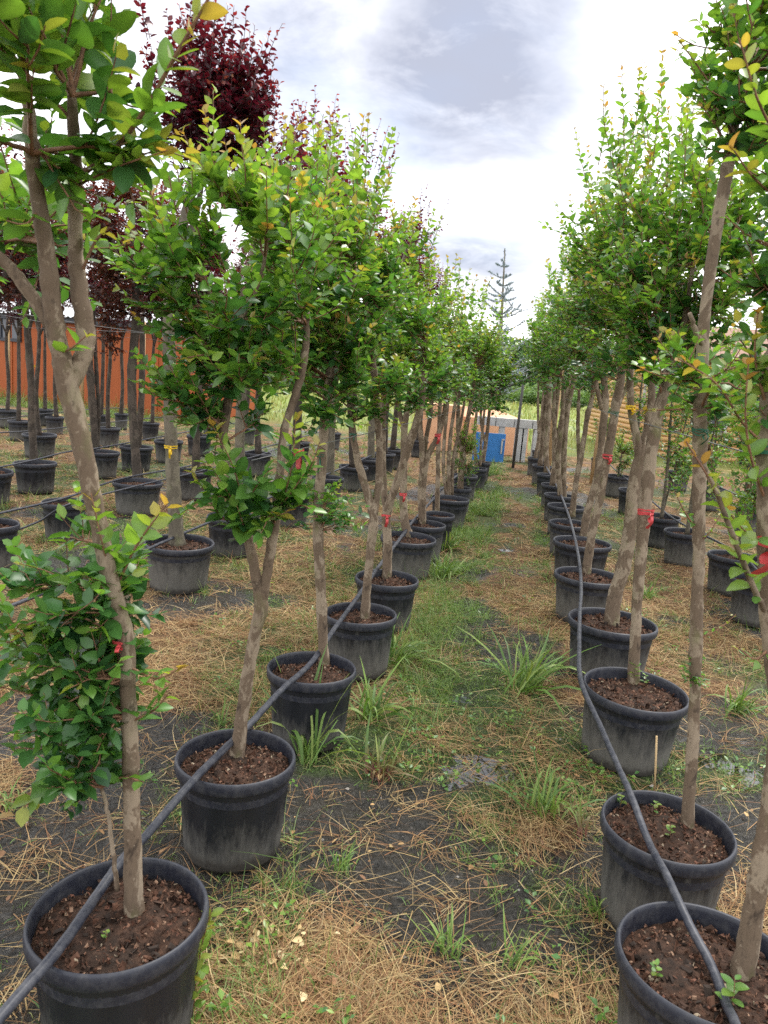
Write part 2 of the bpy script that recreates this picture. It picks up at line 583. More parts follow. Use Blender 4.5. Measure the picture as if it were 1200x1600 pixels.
def fbm(x, y, scale, seed, octv=4):
    s, a, t = 0.0, 1.0, 0.0
    for i in range(octv):
        s = s + a * vnoise(x * scale * 2 ** i, y * scale * 2 ** i, seed + i * 17)
        t += a
        a *= 0.5
    return s / t

# ------------------------------------------------------------------ ground
HEAD = math.radians(9.7)                      # the rows run this much to the right of +Y
RD = np.array([math.sin(HEAD), math.cos(HEAD)])


def row_frame(x, y):
    return x * RD[1] - y * RD[0], x * RD[0] + y * RD[1]      # lateral, along


def sstep(x, a, b):
    t = np.clip((np.asarray(x, float) - a) / (b - a), 0, 1)
    return t * t * (3 - 2 * t)


PUDDLES = [(742, 1207, 0.17, 0.15), (792, 858, 0.13, 0.20), (735, 1450, 0.18, 0.18), (715, 1085, 0.14, 0.14),
           (1140, 1200, 0.20, 0.22), (870, 1345, 0.12, 0.12), (38, 1345, 0.16, 0.14)]
PUD = [(on_z(u, v, 0.0), a, b) for u, v, a, b in PUDDLES]
MUD = [(on_z(u, v, 0.0), r) for u, v, r in [(740, 1430, 0.42), (660, 1340, 0.24), (745, 1210, 0.22), (1150, 1180, 0.42), (890, 1380, 0.26),
                                            (40, 1350, 0.34), (715, 1085, 0.28), (960, 1500, 0.18), (330, 935, 0.45), (840, 1560, 0.2), (560, 1290, 0.2),
                                            (960, 1440, 0.2), (700, 1560, 0.26), (620, 1470, 0.12), (850, 1480, 0.22), (640, 1240, 0.14), (520, 1240, 0.12), (1000, 1400, .15), (250, 1130, .2), (60, 1480, .2), (800, 860, 0.3), (110, 870, 0.5), (470, 1330, 0.16)]]


def basin(x, y):
    d = 0.0
    for p, a, b in PUD:
        d = d + np.exp(-(((x - p[0]) / a) ** 2 + ((y - p[1]) / b) ** 2) * 1.6)
    return d


def height(x, y):
    h = 0.05 * (fbm(x, y, 1.7, 3, 3) - 0.5) + 0.036 * (fbm(x, y, 8.0, 11, 4) - 0.5) + 0.012 * (fbm(x, y, 26.0, 19, 2) - 0.5)
    fade = 1 - sstep(np.hypot(x, y), 14, 30)
    return h * fade - 0.030 * basin(x, y)


WATER = []


def surface(x, y):
    h = height(x, y)
    for px, py, a, b, zc in WATER:
        h = np.where(((x - px) / (1.4 * a)) ** 2 + ((y - py) / (1.4 * b)) ** 2 < 1, np.maximum(h, zc), h)
    return h


def cover(x, y):
    lat, alo = row_frame(x, y)
    mud = 0.0
    for p, r in MUD:
        mud = np.maximum(mud, np.exp(-(((x - p[0]) ** 2 + (y - p[1]) ** 2) / (r * r))))
    straw = (fbm(x, y, 1.25, 23, 4) - 0.47) * 4.4 + 0.52 + 0.40 * sstep(alo, 4.5, 8.5) - 1.25 * mud
    green = (fbm(x, y, 1.4, 41, 4) - 0.50) * 3.8 + 0.33
    green = green + 0.55 * np.exp(-((lat + 0.46) / 0.22) ** 2) * sstep(alo, 1.9, 3.0)        # along the pots of the left row
    green = green + 0.35 * np.exp(-((lat - 0.34) / 0.12) ** 2) * sstep(alo, 5, 8)
    green = green + 0.30 * sstep(-lat, 3.5, 6.0) + 0.1 * sstep(lat, 1.6, 2.6) - 0.55 * mud
    return np.clip(straw, 0, 1), np.clip(green, 0, 1)


def axis_pts(segs):
    out = [segs[0][0]]
    for a, b, st in segs:
        n = max(1, int(round((b - a) / st)))
        out += list(a + (b - a) * (np.arange(1, n + 1) / n))
    return np.array(out)


ys = axis_pts([(-60, -6, 9), (-6, 0.8, 0.6), (0.8, 5.5, 0.024), (5.5, 11, 0.06), (11, 28, 0.3), (28, 120, 4), (120, 1500, 120)])
xp = axis_pts([(0, 2.2, 0.026), (2.2, 6, 0.08), (6, 16, 0.35), (16, 120, 6), (120, 1500, 150)])
xs = np.concatenate([-xp[:0:-1], xp])
GX, GY = np.meshgrid(xs, ys)
gx, gy = GX.ravel(), GY.ravel()
gz = height(gx, gy)
s_, g_ = cover(gx, gy)
fld = sstep(row_frame(gx, gy)[1] + 0.12 * gx, 19.5, 24.0)
nx_, ny_ = len(xs), len(ys)
ii = (np.arange(ny_ - 1)[:, None] * nx_ + np.arange(nx_ - 1)[None, :]).ravel()
me = make_mesh('ground', np.stack([gx, gy, gz], 1), [np.stack([ii, ii + 1, ii + nx_ + 1, ii + nx_], 1)], MAT['ground'], np.stack([s_, g_, fld], 1))
add('ground', me, kind='structure')
for k, (p, a, b) in enumerate(PUD[:5]):
    if k == 2:                    # only wet mud there
        continue
    th = np.linspace(0, 2 * math.pi, 28, endpoint=False)
    wob = 1 + 0.18 * np.sin(3 * th + k) + 0.12 * np.sin(5 * th + 2 * k)
    zc = float(height(p[0], p[1])) + (0.016, 0.014, 0.013, 0.013, 0.014)[k]
    WATER.append((p[0], p[1], a, b, zc))
    V = np.vstack([[0, 0, 0], np.stack([np.cos(th) * a * wob * 1.3, np.sin(th) * b * wob * 1.3, 0 * th], 1)])
    T = [[0, i + 1, (i + 1) % 28 + 1] for i in range(28)]
    add('puddle_water', make_mesh('puddle_water', V, [T], MAT['water']), loc=(p[0], p[1], zc), kind='structure')


# ------------------------------------------------------------------ blades (straw, grass)
def blades(rng, base, az, L, elev, droop, width, col, segs=3, curl=0.15, ground=True, widest=0.0):
    """thin strips; all arguments arrays of length N; returns V, Q, C"""
    N = len(base)
    t = np.linspace(0, 1, segs + 1)
    dh = np.stack([np.cos(az), np.sin(az), 0 * az], 1)
    sd = np.stack([-np.sin(az), np.cos(az), 0 * az], 1)
    cur = rng.normal(0, curl, N) * L
    P = (base[:, None, :] + dh[:, None, :] * (L * np.cos(elev))[:, None, None] * t[None, :, None]
         + sd[:, None, :] * cur[:, None, None] * (t ** 2)[None, :, None])
    P[:, :, 2] += (L * np.sin(elev))[:, None] * t - (L * droop)[:, None] * t ** 2
    if ground:
        hz = surface(P[:, :, 0].ravel(), P[:, :, 1].ravel()).reshape(N, -1) + 0.004
        lift = rng.uniform(0, 0.012, N)[:, None]
        P[:, :, 2] = np.maximum(P[:, :, 2], hz + lift * np.sin(t * 3)[None, :])
    prof = (1 - t) ** 0.7 if widest == 0 else np.sin(np.clip(t * 0.82 + 0.18, 0, 1) * math.pi) ** 0.8
    prof = np.maximum(prof, 0.12)
    w = width[:, None] * prof[None, :] * 0.5
    tilt = rng.normal(0, 0.5, N)
    sv = sd * np.cos(tilt)[:, None] + np.array([0, 0, 1.0]) * np.sin(tilt)[:, None]
    A = P - sv[:, None, :] * w[:, :, None]
    B = P + sv[:, None, :] * w[:, :, None]
    V = np.stack([A, B], 2).reshape(N * (segs + 1) * 2, 3)
    i = (np.arange(N)[:, None] * (segs + 1) * 2 + np.arange(segs)[None, :] * 2).ravel()
    Q = np.stack([i, i + 1, i + 3, i + 2], 1)
    C = np.repeat(col, (segs + 1) * 2, 0)
    return V, Q, C


def scatter(rng, n, y0, y1, spread=0.78):
    y = np.exp(rng.uniform(np.log(y0), np.log(y1), n))
    u = rng.uniform(-1, 1, n)
    x = u * spread * y + 0.0 * y
    return x, y


POT_XY = []          # (x, y, r) filled below; blades keep out of the pots


def clear_of_pots(x, y, pad=0.0):
    ok = np.ones(len(x), bool)
    for px, py, r in POT_XY:
        ok &= (x - px) ** 2 + (y - py) ** 2 > (r + pad) ** 2
    return ok


# ------------------------------------------------------------------ pots
POT_H, POT_R = 0.365, 0.25
SOIL_Z = 0.318


def lathe(prof, n=96, ribs=None):
    th = np.arange(n) * 2 * math.pi / n
    V = []
    for r, z in prof:
        rr = r * np.ones(n)
        if ribs and ribs[0] <= z <= ribs[1]:
            rr = r * (1 - 0.026 * (np.cos(th * 12) > 0.15))
        V.append(np.stack([rr * np.cos(th), rr * np.sin(th), z + 0 * th], 1))
    m = len(prof)
    i = np.arange(m - 1)[:, None] * n
    k = np.arange(n)[None, :]
    k2 = (k + 1) % n
    Q = np.stack([i + k, i + k2, i + n + k2, i + n + k], -1).reshape(-1, 4)
    return np.concatenate(V), Q


def pot_meshes():
    R, H = POT_R, POT_H
    prof = [(R * .02, 0.006), (R * .77, 0.004), (R * .795, 0.0), (R * .805, 0.012), (R * .815, 0.04), (R * .825, 0.06), (R * .90, 0.262), (R * .905, 0.278), (R * .93, 0.318)]
    V, Q = lathe(prof, 96, (0.05, 0.27))
    body = make_mesh('pot_body', V, [Q], MAT['pot'])
    rp = [(R * .93, 0.316), (R * .955, 0.312), (R * .985, 0.318), (R * .998, 0.330), (R, 0.345), (R * .992, 0.357), (R * .97, H), (R * .945, 0.361), (R * .93, 0.349), (R * .925, 0.32), (R * .90, 0.26)]
    V, Q = lathe(rp, 72)
    rim = make_mesh('pot_rim', V, [Q], MAT['rim'])
    soils = []
    for s in range(4):
        rr = np.linspace(0, 1, 26) ** 0.8
        n = 64
        th = np.arange(n) * 2 * math.pi / n
        X = np.outer(rr, np.cos(th)) * R * .918
        Y = np.outer(rr, np.sin(th)) * R * .918
        Z = SOIL_Z + 0.035 * (fbm(X + 9 * s, Y, 9, 70 + s, 4) - 0.5) + 0.022 * (fbm(X + 5 * s, Y, 38, 90 + s, 3) - 0.5) - 0.012 * (rr ** 4)[:, None]
        V = np.stack([X, Y, Z], -1).reshape(-1, 3)
        i = np.arange(25)[:, None] * n
        k = np.arange(n)[None, :]
        k2 = (k + 1) % n
        Q = np.stack([i + k, i + k2, i + n + k2, i + n + k], -1).reshape(-1, 4)
        sm = make_mesh('soil', V, [Q], MAT['soil'])
        g = np.random.default_rng(500 + s)
        geo = Geo()
        N = 900
        a = g.uniform(0, 6.283, N); r = np.sqrt(g.uniform(0, 1, N)) * R * .88
        base = np.stack([r * np.cos(a), r * np.sin(a), SOIL_Z + 0.035 * (fbm(r * np.cos(a) + 9 * s, r * np.sin(a), 9, 70 + s, 4) - 0.5) + g.uniform(0, 0.008, N) - 0.004], 1)
        tpl = np.array([[-1, -1, 0], [1, -.8, 0], [.8, 1, 0], [-1, .9, 0], [-.6, -.6, 1], [.7, -.5, .8], [.5, .6, 1], [-.6, .6, .9]])
        F = np.array([[0, 1, 5, 4], [1, 2, 6, 5], [2, 3, 7, 6], [3, 0, 4, 7], [4, 5, 6, 7]])
        pal = np.array([[.10, .05, .032], [.16, .085, .055], [.06, .035, .025], [.035, .025, .02], [.24, .15, .10], [.13, .06, .04], [.30, .24, .17]])
        big = g.uniform(0, 1, N) < 0.07
        for i in range(N):
            q = Quaternion((g.normal(), g.normal(), g.normal(), g.normal())).normalized()
            L = g.uniform(.0028, .0085) * (2.6 if big[i] else 1)
            sc = np.array([L, L * g.uniform(.35, .8), L * g.uniform(.2, .5)])
            v = (tpl - [0, 0, .4]) * sc
            v = v @ np.array(q.to_matrix()).T + base[i]
            c = pal[g.choice(7, p=[.24, .2, .2, .12, .1, .1, .04])] if not big[i] else pal[g.choice([2, 3, 0])]
            geo.put(v, F, None, c)
        soils.append((sm, geo.mesh('mulch', MAT['mulch'], False, True)))
    return body, rim, soils


POT_ME = pot_meshes()
prng = np.random.default_rng(77)


def make_pot(c, D, label, group, k, hs=1.0, mulch=True):
    s = D / (2 * POT_R)
    r = root('plant_pot', (c[0], c[1], 0.0), label, 'plant pot', group)
    rz = prng.uniform(0, 6.28)
    ov = prng.uniform(.985, 1.015)
    tx_, ty_ = prng.normal(0, .012, 2)
    b = add('pot_wall', POT_ME[0], r); rm = add('pot_rim', POT_ME[1], r)
    so = add('soil', POT_ME[2][k % 4][0], r)
    parts = [b, rm, so]
    if mulch:
        mu = add('mulch', POT_ME[2][k % 4][1], so, kind='stuff')
    for o in parts:
        o.scale = (s * ov, s / ov, hs)
        o.rotation_euler = (tx_, ty_, rz)
    POT_XY.append((c[0], c[1], s * POT_R * .86))
    return r


ORD = ['nearest', 'second', 'third', 'fourth', 'fifth', 'sixth', 'seventh', 'eighth', 'ninth', 'tenth', 'eleventh', 'twelfth', 'thirteenth', 'fourteenth']
# u, v of the rim centre in the photograph, rim diameter in metres
ROWS = {
    'L': [(193, 1423, .46), (370, 1180, .44), (489, 1042, .435), (566, 957, .44), (605, 902, .45), (638, 839, .50), (664, 818, .42), (686, 803, .34), (704, 778, .46),
          (720, 762, .30), (727, 742, .39), (745, 731, .36), (755, 722, .26)],
    'R': [(1112, 1502, .475), (1043, 1288, .445), (989, 1073, .515), (957, 969, .55), (920, 898, .53), (910, 846, .54), (893, 817, .47), (885, 790, .46), (875, 773, .42),
          (866, 757, .38), (857, 741, .38), (847, 727, .36), (838, 715, .34), (842, 704, .30)],
    'A': [(281, 846, .54), (364, 806, .477), (455, 771, .45), (512, 745, .42), (552, 728, .44), (577, 717, .42), (600, 708, .42), (617, 702, .4), (656, 688, .4)],
    'C': [(-14, 817, .42), (101, 783, .40), (215, 752, .54), (302, 735, .5), (402, 707, .45), (468, 690, .42), (520, 676, .4)],
    'B': [(-18, 735, .5), (56, 722, .50), (160, 705, .46), (213, 697, .5), (264, 688, .48), (312, 680, .46), (384, 668, .45)],
    'D': [(62, 678, .52), (170, 668, .42), (235, 660, .36), (330, 654, .4)],
    'E': [(31, 657, .42), (86, 651, .36), (159, 648, .3), (190, 646, .3)],
    'G': [(10, 640, .5), (70, 639, .36)],
    'S': [(1190, 905, .46), (1150, 868, .50), (1072, 830, .44), (1036, 806, .42), (990, 765, .44), (967, 743, .44), (935, 716, .3)],
    'T': [(1175, 792, .44), (1112, 762, .42), (1062, 736, .42), (1010, 712, .4)],
}
ROWTXT = {
    'L': ('in the row left of the path', 'pots in the row left of the path'),
    'R': ('in the row right of the path', 'pots in the row right of the path'),
    'A': ('in the purple plum row', 'pots in the purple plum row'),
    'C': ('in the bronze leaved row on the left', 'pots in the bronze leaved row'),
    'B': ('in the thin trunk plum row', 'pots in the thin trunk row'),
    'D': ('in the short row before the orange shed pots', 'pots in the short row near the shed'),
    'E': ('in the line close to the orange shed', 'pots close to the orange shed'),
    'G': ('at the foot of the orange shed wall', 'pots at the foot of the shed wall'),
    'S': ('in the sapling row on the right', 'pots in the sapling row on the right'),
    'T': ('in the outermost row towards the log cabin', 'pots in the row before the log cabin'),
}
POTS = {}
k = 0
for rk, lst in ROWS.items():
    for i, (u, v, D) in enumerate(lst):
        p = on_z(u, v, POT_H)
        lab = 'black pot, %s from the front %s' % (ORD[i], ROWTXT[rk][0])
        if rk == 'L' and i == 0:
            lab = 'large dusty black pot with dark crumbly soil, nearest in the row left of the path'
        if rk == 'L' and i == 7:
            lab = 'small black pot between two larger ones, eighth from the front left of the path'
        if rk == 'R' and i == 0:
            lab = 'large black pot of reddish bark mulch, nearest in the row right of the path'
        if rk == 'R' and i == 1:
            lab = 'grey dusty black pot with a thin bamboo stick standing in its soil'
        POTS[rk, i] = (make_pot(p, D, lab, ROWTXT[rk][1], k, 1.0, p[1] < 9), p, D)
        k += 1

# ------------------------------------------------------------------ leaves
LEAF_T = {}
for nm, st, hw in (('hi', [0, .12, .3, .52, .76, .92, 1], [.035, .16, .265, .295, .225, .105, .0]),
                   ('mid', [0, .28, .66, 1], [0, .28, .26, 0]), ('lo', [0, .5, 1], [0, .30, 0])):
    V, m = [], len(st)
    for s, h in zip(st, hw):
        V.append((s, 0, -0.10 * s * s))
    L = []; R_ = []
    for i, (s, h) in enumerate(zip(st, hw)):
        if h > 0:
            zz = -0.10 * s * s + 0.28 * h
            L.append(len(V)); V.append((s, h, zz)); R_.append(len(V)); V.append((s, -h, zz))
        else:
            L.append(i); R_.append(i)
    F = []
    for i in range(m - 1):
        for a, b, c_, d in ((i, i + 1, L[i + 1], L[i]), (i + 1, i, R_[i], R_[i + 1])):
            if len({a, b, c_}) == 3:
                F.append((a, b, c_))
            if len({a, c_, d}) == 3:
                F.append((a, c_, d))
    mid = np.zeros(len(V)); mid[:m] = 1
    LEAF_T[nm] = (np.array(V), np.array(F), mid)

PAL = np.array([(.022, .072, .030), (.038, .115, .036), (.066, .170, .040), (.118, .240, .044), (.175, .285, .050), (.235, .285, .056), (.29, .25, .06), (.33, .19, .06)])
RPAL = np.array([(.018, .006, .011), (.030, .007, .014), (.048, .009, .018), (.074, .012, .021), (.11, .018, .024), (.15, .03, .03), (.20, .06, .04), (.24, .11, .055)])
BPAL = np.array([(.030, .018, .012), (.05, .022, .014), (.075, .03, .016), (.10, .04, .02), (.13, .06, .024), (.15, .09, .03), (.17, .12, .04), (.2, .14, .05)])


def palette(pal, a):
    a = np.clip(a, 0, 1) * (len(pal) - 1)
    i = np.minimum(a.astype(int), len(pal) - 2)
    f = (a - i)[:, None]
    return pal[i] * (1 - f) + pal[i + 1] * f


def leaf_frames(ax, nr):
    ax = norm(ax)
    nr = norm(nr - ax * np.sum(nr * ax, 1, keepdims=True))
    return ax, np.cross(nr, ax), nr


def leaf_mesh(name, L, sel, kind, pal, mat, rng, origin):
    V0, F0, mid = LEAF_T[kind]
    pos, ax, nr, sz, age = (L[k][sel] for k in ('pos', 'ax', 'nr', 'sz', 'age'))
    if len(pos) == 0:
        return None
    ax, sd, nr = leaf_frames(ax, nr)
    wr = rng.uniform(.85, 1.2, len(pos))
    cv = rng.uniform(.2, 2.2, len(pos))
    V = (pos - origin)[:, None, :] + sz[:, None, None] * (ax[:, None, :] * V0[None, :, 0:1] + sd[:, None, :] * (V0[None, :, 1] * wr[:, None])[:, :, None]
                                                          + nr[:, None, :] * (V0[None, :, 2] * cv[:, None])[:, :, None])
    n = len(V0)
    F = (F0[None, :, :] + (np.arange(len(pos)) * n)[:, None, None]).reshape(-1, 3)
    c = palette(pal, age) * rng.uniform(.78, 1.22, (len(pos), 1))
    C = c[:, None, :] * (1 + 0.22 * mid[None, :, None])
    return make_mesh(name, V.reshape(-1, 3), [F], mat, C.reshape(-1, 3))


SINGLE = {}


def single_leaf(pal_name, pal, mat, b, var):
    key = (pal_name, b, var)
    if key not in SINGLE:
        V0, F0, mid = LEAF_T['hi']
        V = V0.copy()
        V[:, 1] *= (0.95, 1.15, 0.85)[var]
        V[:, 2] = V[:, 2] * (1.0, 2.0, 0.4)[var]
        V[:, 1] += (0.0, 0.05, -0.05)[var] * V[:, 0] ** 2
        c = palette(pal, np.array([b / 11.0]))[0] * (0.92, 1.0, 1.1)[var]
        SINGLE[key] = make_mesh('leaf', V, [F0], mat, np.broadcast_to(c, (len(V), 3)) * (1 + 0.25 * mid[:, None]))
    return SINGLE[key]


def bezier(a, c, b, n=10):
    t = np.linspace(0, 1, n)[:, None]
    return a * (1 - t) ** 2 + 2 * c * t * (1 - t) + b * t * t


class Foliage:
    """grows shoots with opposite leaves; keeps twigs and leaves apart"""
    def __init__(self, rng, leaf_len, spacing=0.032, opposite=True, flush=0.5, droop=0.0, young_bias=0.0):
        self.rng, self.ll, self.sp, self.opp, self.flush, self.droop, self.yb = rng, leaf_len, spacing, opposite, flush, droop, young_bias
        self.twigs, self.acc = [], []

    def leaves_on(self, P, t0, taper=True, young=False, size=1.0, light=0.0):
        g = self.rng
        seg = np.linalg.norm(np.diff(P, axis=0), axis=1)
        s = np.concatenate([[0], np.cumsum(seg)])
        Ltot = s[-1]
        n = max(2, int(Ltot * (1 - t0) / self.sp))
        u = (t0 + (1 - t0) * (np.arange(n) + 0.5) / n) ** (0.93 if taper else 1)
        d = np.clip(u, 0, 1) * Ltot
        pos = np.stack([np.interp(d, s, P[:, k]) for k in range(3)], 1)
        tg = np.stack([np.interp(d, s, np.gradient(P[:, k], s)) for k in range(3)], 1)
        tg = norm(tg)
        up = np.array([0, 0, 1.0])
        side = np.cross(tg, up + g.normal(0, .05, 3))
        side = norm(side + 1e-4)
        oth = np.cross(side, tg)
        vert = np.clip(np.abs(tg[:, 2:3]) - 0.35, 0, 1)
        ph = np.arange(n) * (math.pi / 2) * (vert[:, 0] > 0.3) + g.normal(0, .35, n) + g.uniform(0, 3.14) * (vert[:, 0] > 0.3)
        sv = side * np.cos(ph)[:, None] + oth * np.sin(ph)[:, None]
        prof = np.ones(n)
        if taper:
            prof = np.clip(1.2 - 0.8 * (u - t0) / (1 - t0), .36, 1) ** 0.8
        for sg in ((1, -1) if self.opp else (1,)):
            sgn = sg if self.opp else np.where(np.arange(n) % 2 == 0, 1, -1)[:, None]
            a = math.radians(58)
            ax = tg * (math.cos(a) + 0.25 * (u[:, None] > .9)) + sv * sgn * math.sin(a) + g.normal(0, .2, (n, 3))
            ax[:, 2] += 0.10 - self.droop
            nr = up + g.normal(0, .38, (n, 3)) - tg * 0.15
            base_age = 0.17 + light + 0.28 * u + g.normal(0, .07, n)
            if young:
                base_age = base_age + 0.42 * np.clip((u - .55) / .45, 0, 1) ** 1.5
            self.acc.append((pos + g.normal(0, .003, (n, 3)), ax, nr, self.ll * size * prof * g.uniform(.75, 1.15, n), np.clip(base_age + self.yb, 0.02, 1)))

    def path_wobble(self, P, amt):
        n = len(P)
        w = self.rng.normal(0, amt, (n, 3)).cumsum(0) * np.linspace(0, 1, n)[:, None] ** 0.7
        return P + w

    def crown(self, anchors, centre, rad, n_t, kids=6, kid_len=(.10, .26), spires=6, spire_len=(.22, .42), shell=0.45, leaf_t0=.35, size=1.0, r0=0.006, upright=0.5, tone=0.0, fl=None):
        g = self.rng
        anchors = np.asarray(anchors)
        centre = np.asarray(centre, float); rad = np.asarray(rad, float)
        for i in range(n_t):
            d = norm(g.normal(size=3))
            rr = (shell + (1 - shell) * g.uniform()) ** 0.6
            tgt = centre + d * rad * rr * g.uniform(.72, 1.2)
            dz = tgt[2] - anchors[:, 2]
            cost = np.linalg.norm(anchors - tgt, axis=1) + np.where(dz < 0, -dz * 1.2, 0) + g.uniform(0, .15, len(anchors))
            a = anchors[np.argmin(cost)]
            v = tgt - a
            ctl = a + np.array([v[0] * .6, v[1] * .6, v[2] * .38 + .02])
            P = self.path_wobble(bezier(a, ctl, tgt, 9), 0.006)
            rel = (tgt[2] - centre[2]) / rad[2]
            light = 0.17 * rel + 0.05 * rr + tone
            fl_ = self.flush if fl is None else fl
            yng = g.uniform() < fl_ * (0.45 + 0.55 * max(0, rel + .2))
            self.twigs.append((P, np.linspace(r0, r0 * .3, len(P))))
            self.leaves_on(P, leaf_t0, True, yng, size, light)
            for k in range(kids):
                t = g.uniform(.25, .97)
                q = t * (len(P) - 1); j = int(q); b = P[j] + (P[min(j + 1, len(P) - 1)] - P[j]) * (q - j)
                out = norm((b - centre) / rad + 1e-6)
                dd = norm(norm(v) * .5 + out * .45 + np.array([0, 0, upright]) + g.normal(0, .55, 3))
                ln = g.uniform(*kid_len)
                e = b + dd * ln
                P2 = self.path_wobble(bezier(b, b + dd * ln * .5 - np.array([0, 0, .12 * ln]), e + np.array([0, 0, .12 * ln]), 6), 0.003)
                self.twigs.append((P2, np.linspace(r0 * .45, r0 * .2, 6)))
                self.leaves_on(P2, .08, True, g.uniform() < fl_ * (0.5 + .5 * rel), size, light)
        for i in range(spires):
            a = g.uniform(0, 6.283); r = math.sqrt(g.uniform(0, .8))
            b = centre + rad * np.array([r * math.cos(a), r * math.sin(a), 0.80 * math.sqrt(max(0.02, 1 - r * r))])
            ln = g.uniform(*spire_len)
            dd = norm(np.array([math.cos(a) * r * .35, math.sin(a) * r * .35, 1]) + g.normal(0, .10, 3))
            P = self.path_wobble(bezier(b, b + dd * ln * .5 + g.normal(0, .015, 3), b + dd * ln, 8), 0.003)
            self.twigs.append((P, np.linspace(r0 * .5, r0 * .2, 8)))
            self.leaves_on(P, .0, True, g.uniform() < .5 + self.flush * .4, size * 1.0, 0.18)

    def shoot(self, pts, leaf_t0=.1, size=1.0, young=True, light=.15, r=.004, taper=True):
        P = catmull(pts, 6)
        self.twigs.append((P, np.linspace(r, r * .35, len(P))))
        self.leaves_on(P, leaf_t0, taper, young, size, light)

    def arrays(self):
        k = ('pos', 'ax', 'nr', 'sz', 'age')
        return {n: np.concatenate([a[i] for a in self.acc]) for i, n in enumerate(k)}

    def twig_mesh(self, origin, mat, sides=4):
        geo = Geo()
        for P, r in self.twigs:
            tube(geo, P - origin, r, sides, cap=False)
        return geo.mesh('twigs', mat)


def stem_mesh(name, P, R, origin, mat, rng, sides=12, flare=False):
    Q = catmull(P, 7)
    rr = np.interp(np.linspace(0, 1, len(Q)), np.linspace(0, 1, len(R)), R)
    n = len(Q)
    rr = rr * (1 + 0.035 * np.interp(np.arange(n), np.arange(0, n, 3), rng.normal(size=len(np.arange(0, n, 3)))))
    if flare:
        rr[:3] *= np.array([1.22, 1.1, 1.03])
    Q = Q + rng.normal(0, .0010, Q.shape)
    for k in range(max(1, n // 16)):                       # knots and old pruning scars swell the stem
        j = int(rng.integers(2, n - 1))
        rr[j] *= 1.13
        rr[max(0, j - 1)] *= 1.05
    geo = Geo()
    tube(geo, Q - origin, rr, sides, cap=True, bump=0.022, rng=rng)
    return geo.mesh(name, mat), Q


def finish_tree(r, fol, origin, pal_name, pal, leaf_mat, twig_mat, rng, singles=0, kind='mid'):
    L = fol.arrays()
    d = (L['pos'] - CAM) @ cF
    keep = d > 0.55
    for q in L:
        L[q] = L[q][keep]
    d = d[keep]
    idx = np.arange(len(d))
    one = np.array([], int)
    if singles:
        u, v = to_px(L['pos'])
        vis = (u > -15) & (u < 1215) & (v > -15) & (v < 1615)
        score = np.where(vis, L['sz'] / d, 0)
        # those that show largest: nearest to the camera, big, in view
        order = np.argsort(-(score - 0.012 * (d - d.min())))
        one = order[:singles]
        one = one[score[one] > 0]
    rest = np.setdiff1d(idx, one)
    m = leaf_mesh('foliage', L, rest, kind, pal, leaf_mat, rng, origin)
    if m is not None:
        add('foliage', m, r, kind='stuff')
    tw = add('twigs', fol.twig_mesh(origin, twig_mat), r)
    tw['kind'] = 'stuff'
    if len(one):
        ax, sd, nr = leaf_frames(L['ax'][one], L['nr'][one])
        for j, q in enumerate(one):
            b = int(np.clip(round(L['age'][q] * 11 + rng.normal(0, .5)), 0, 11))
            o = add('leaf', single_leaf(pal_name, pal, leaf_mat, b, int(rng.integers(3))), r)
            s = float(L['sz'][q])
            mt = Matrix(((ax[j][0], sd[j][0], nr[j][0]), (ax[j][1], sd[j][1], nr[j][1]), (ax[j][2], sd[j][2], nr[j][2])))
            o.rotation_mode = 'QUATERNION'
            o.rotation_quaternion = mt.to_quaternion()
            o.scale = (s, s, s)
            o.location = Vector([float(x) for x in (L['pos'][q] - origin)])


RSCALE = 1.0


def px_stem(pts, Y0):
    """pts: (u, v, dy, radius)"""
    P = [at_y(p[0], p[1], Y0 + p[2]) for p in pts]
    return np.array(P), np.array([p[3] for p in pts]) * RSCALE


def tree(name, label, cat, group, base, stems, crowns, seed, leaf_len=.06, pal=('green', PAL), leaf_mat='leaf', bark='bark', twig='twig',
         singles=0, kind='mid', shoots=(), spacing=.032, opposite=True, flush=.5, droop=0.0, anchors_from=.62, rs=1.0):
    """base: (u, v) where the trunk leaves the soil; stems and crowns are laid out round that depth"""
    global RSCALE
    RSCALE = rs
    rng = np.random.default_rng(seed)
    b = on_z(base[0], base[1], SOIL_Z - .004)
    Y0 = b[1]
    r = root(name, b, label, cat, group)
    anchors, first = [], True
    for pts in stems:
        P, R = px_stem(pts, Y0)
        if first:
            P[0] = b - np.array([0, 0, .03])
        m, Q = stem_mesh('trunk' if first else 'limb', P, R, b, MAT[bark], rng, 14 if Y0 < 4 else 10, first)
        add('trunk' if first else 'limb', m, r)
        anchors += list(Q[int(len(Q) * anchors_from)::2]) + [Q[-1]]
        first = False
    fol = Foliage(rng, leaf_len, spacing, opposite, flush, droop)
    for cspec in crowns:
        u, v, dy, ru, rv, rd, n = cspec[:7]
        kw = dict(cspec[7]) if len(cspec) > 7 else {}
        sc = (Y0 + dy) / F_PX
        c = at_y(u, v, Y0 + dy)
        an = anchors
        if 'anchor_px' in kw:
            an = [at_y(a, q, Y0 + e) for a, q, e in kw.pop('anchor_px')]
        fol.crown(an, c, (ru * sc, rd, rv * sc), n, **kw)
    for pts, kw in shoots:
        fol.shoot([at_y(p[0], p[1], Y0 + p[2]) for p in pts], **kw)
    finish_tree(r, fol, b, pal[0], pal[1], MAT[leaf_mat], MAT[twig], rng, singles, kind)
    return r

# ------------------------------------------------------------------ traced trees
GREEN, RED, BRONZE = ('green', PAL), ('red', RPAL), ('bronze', BPAL)
GL, GR = 'crape myrtles in the row left of the path', 'crape myrtles in the row right of the path'

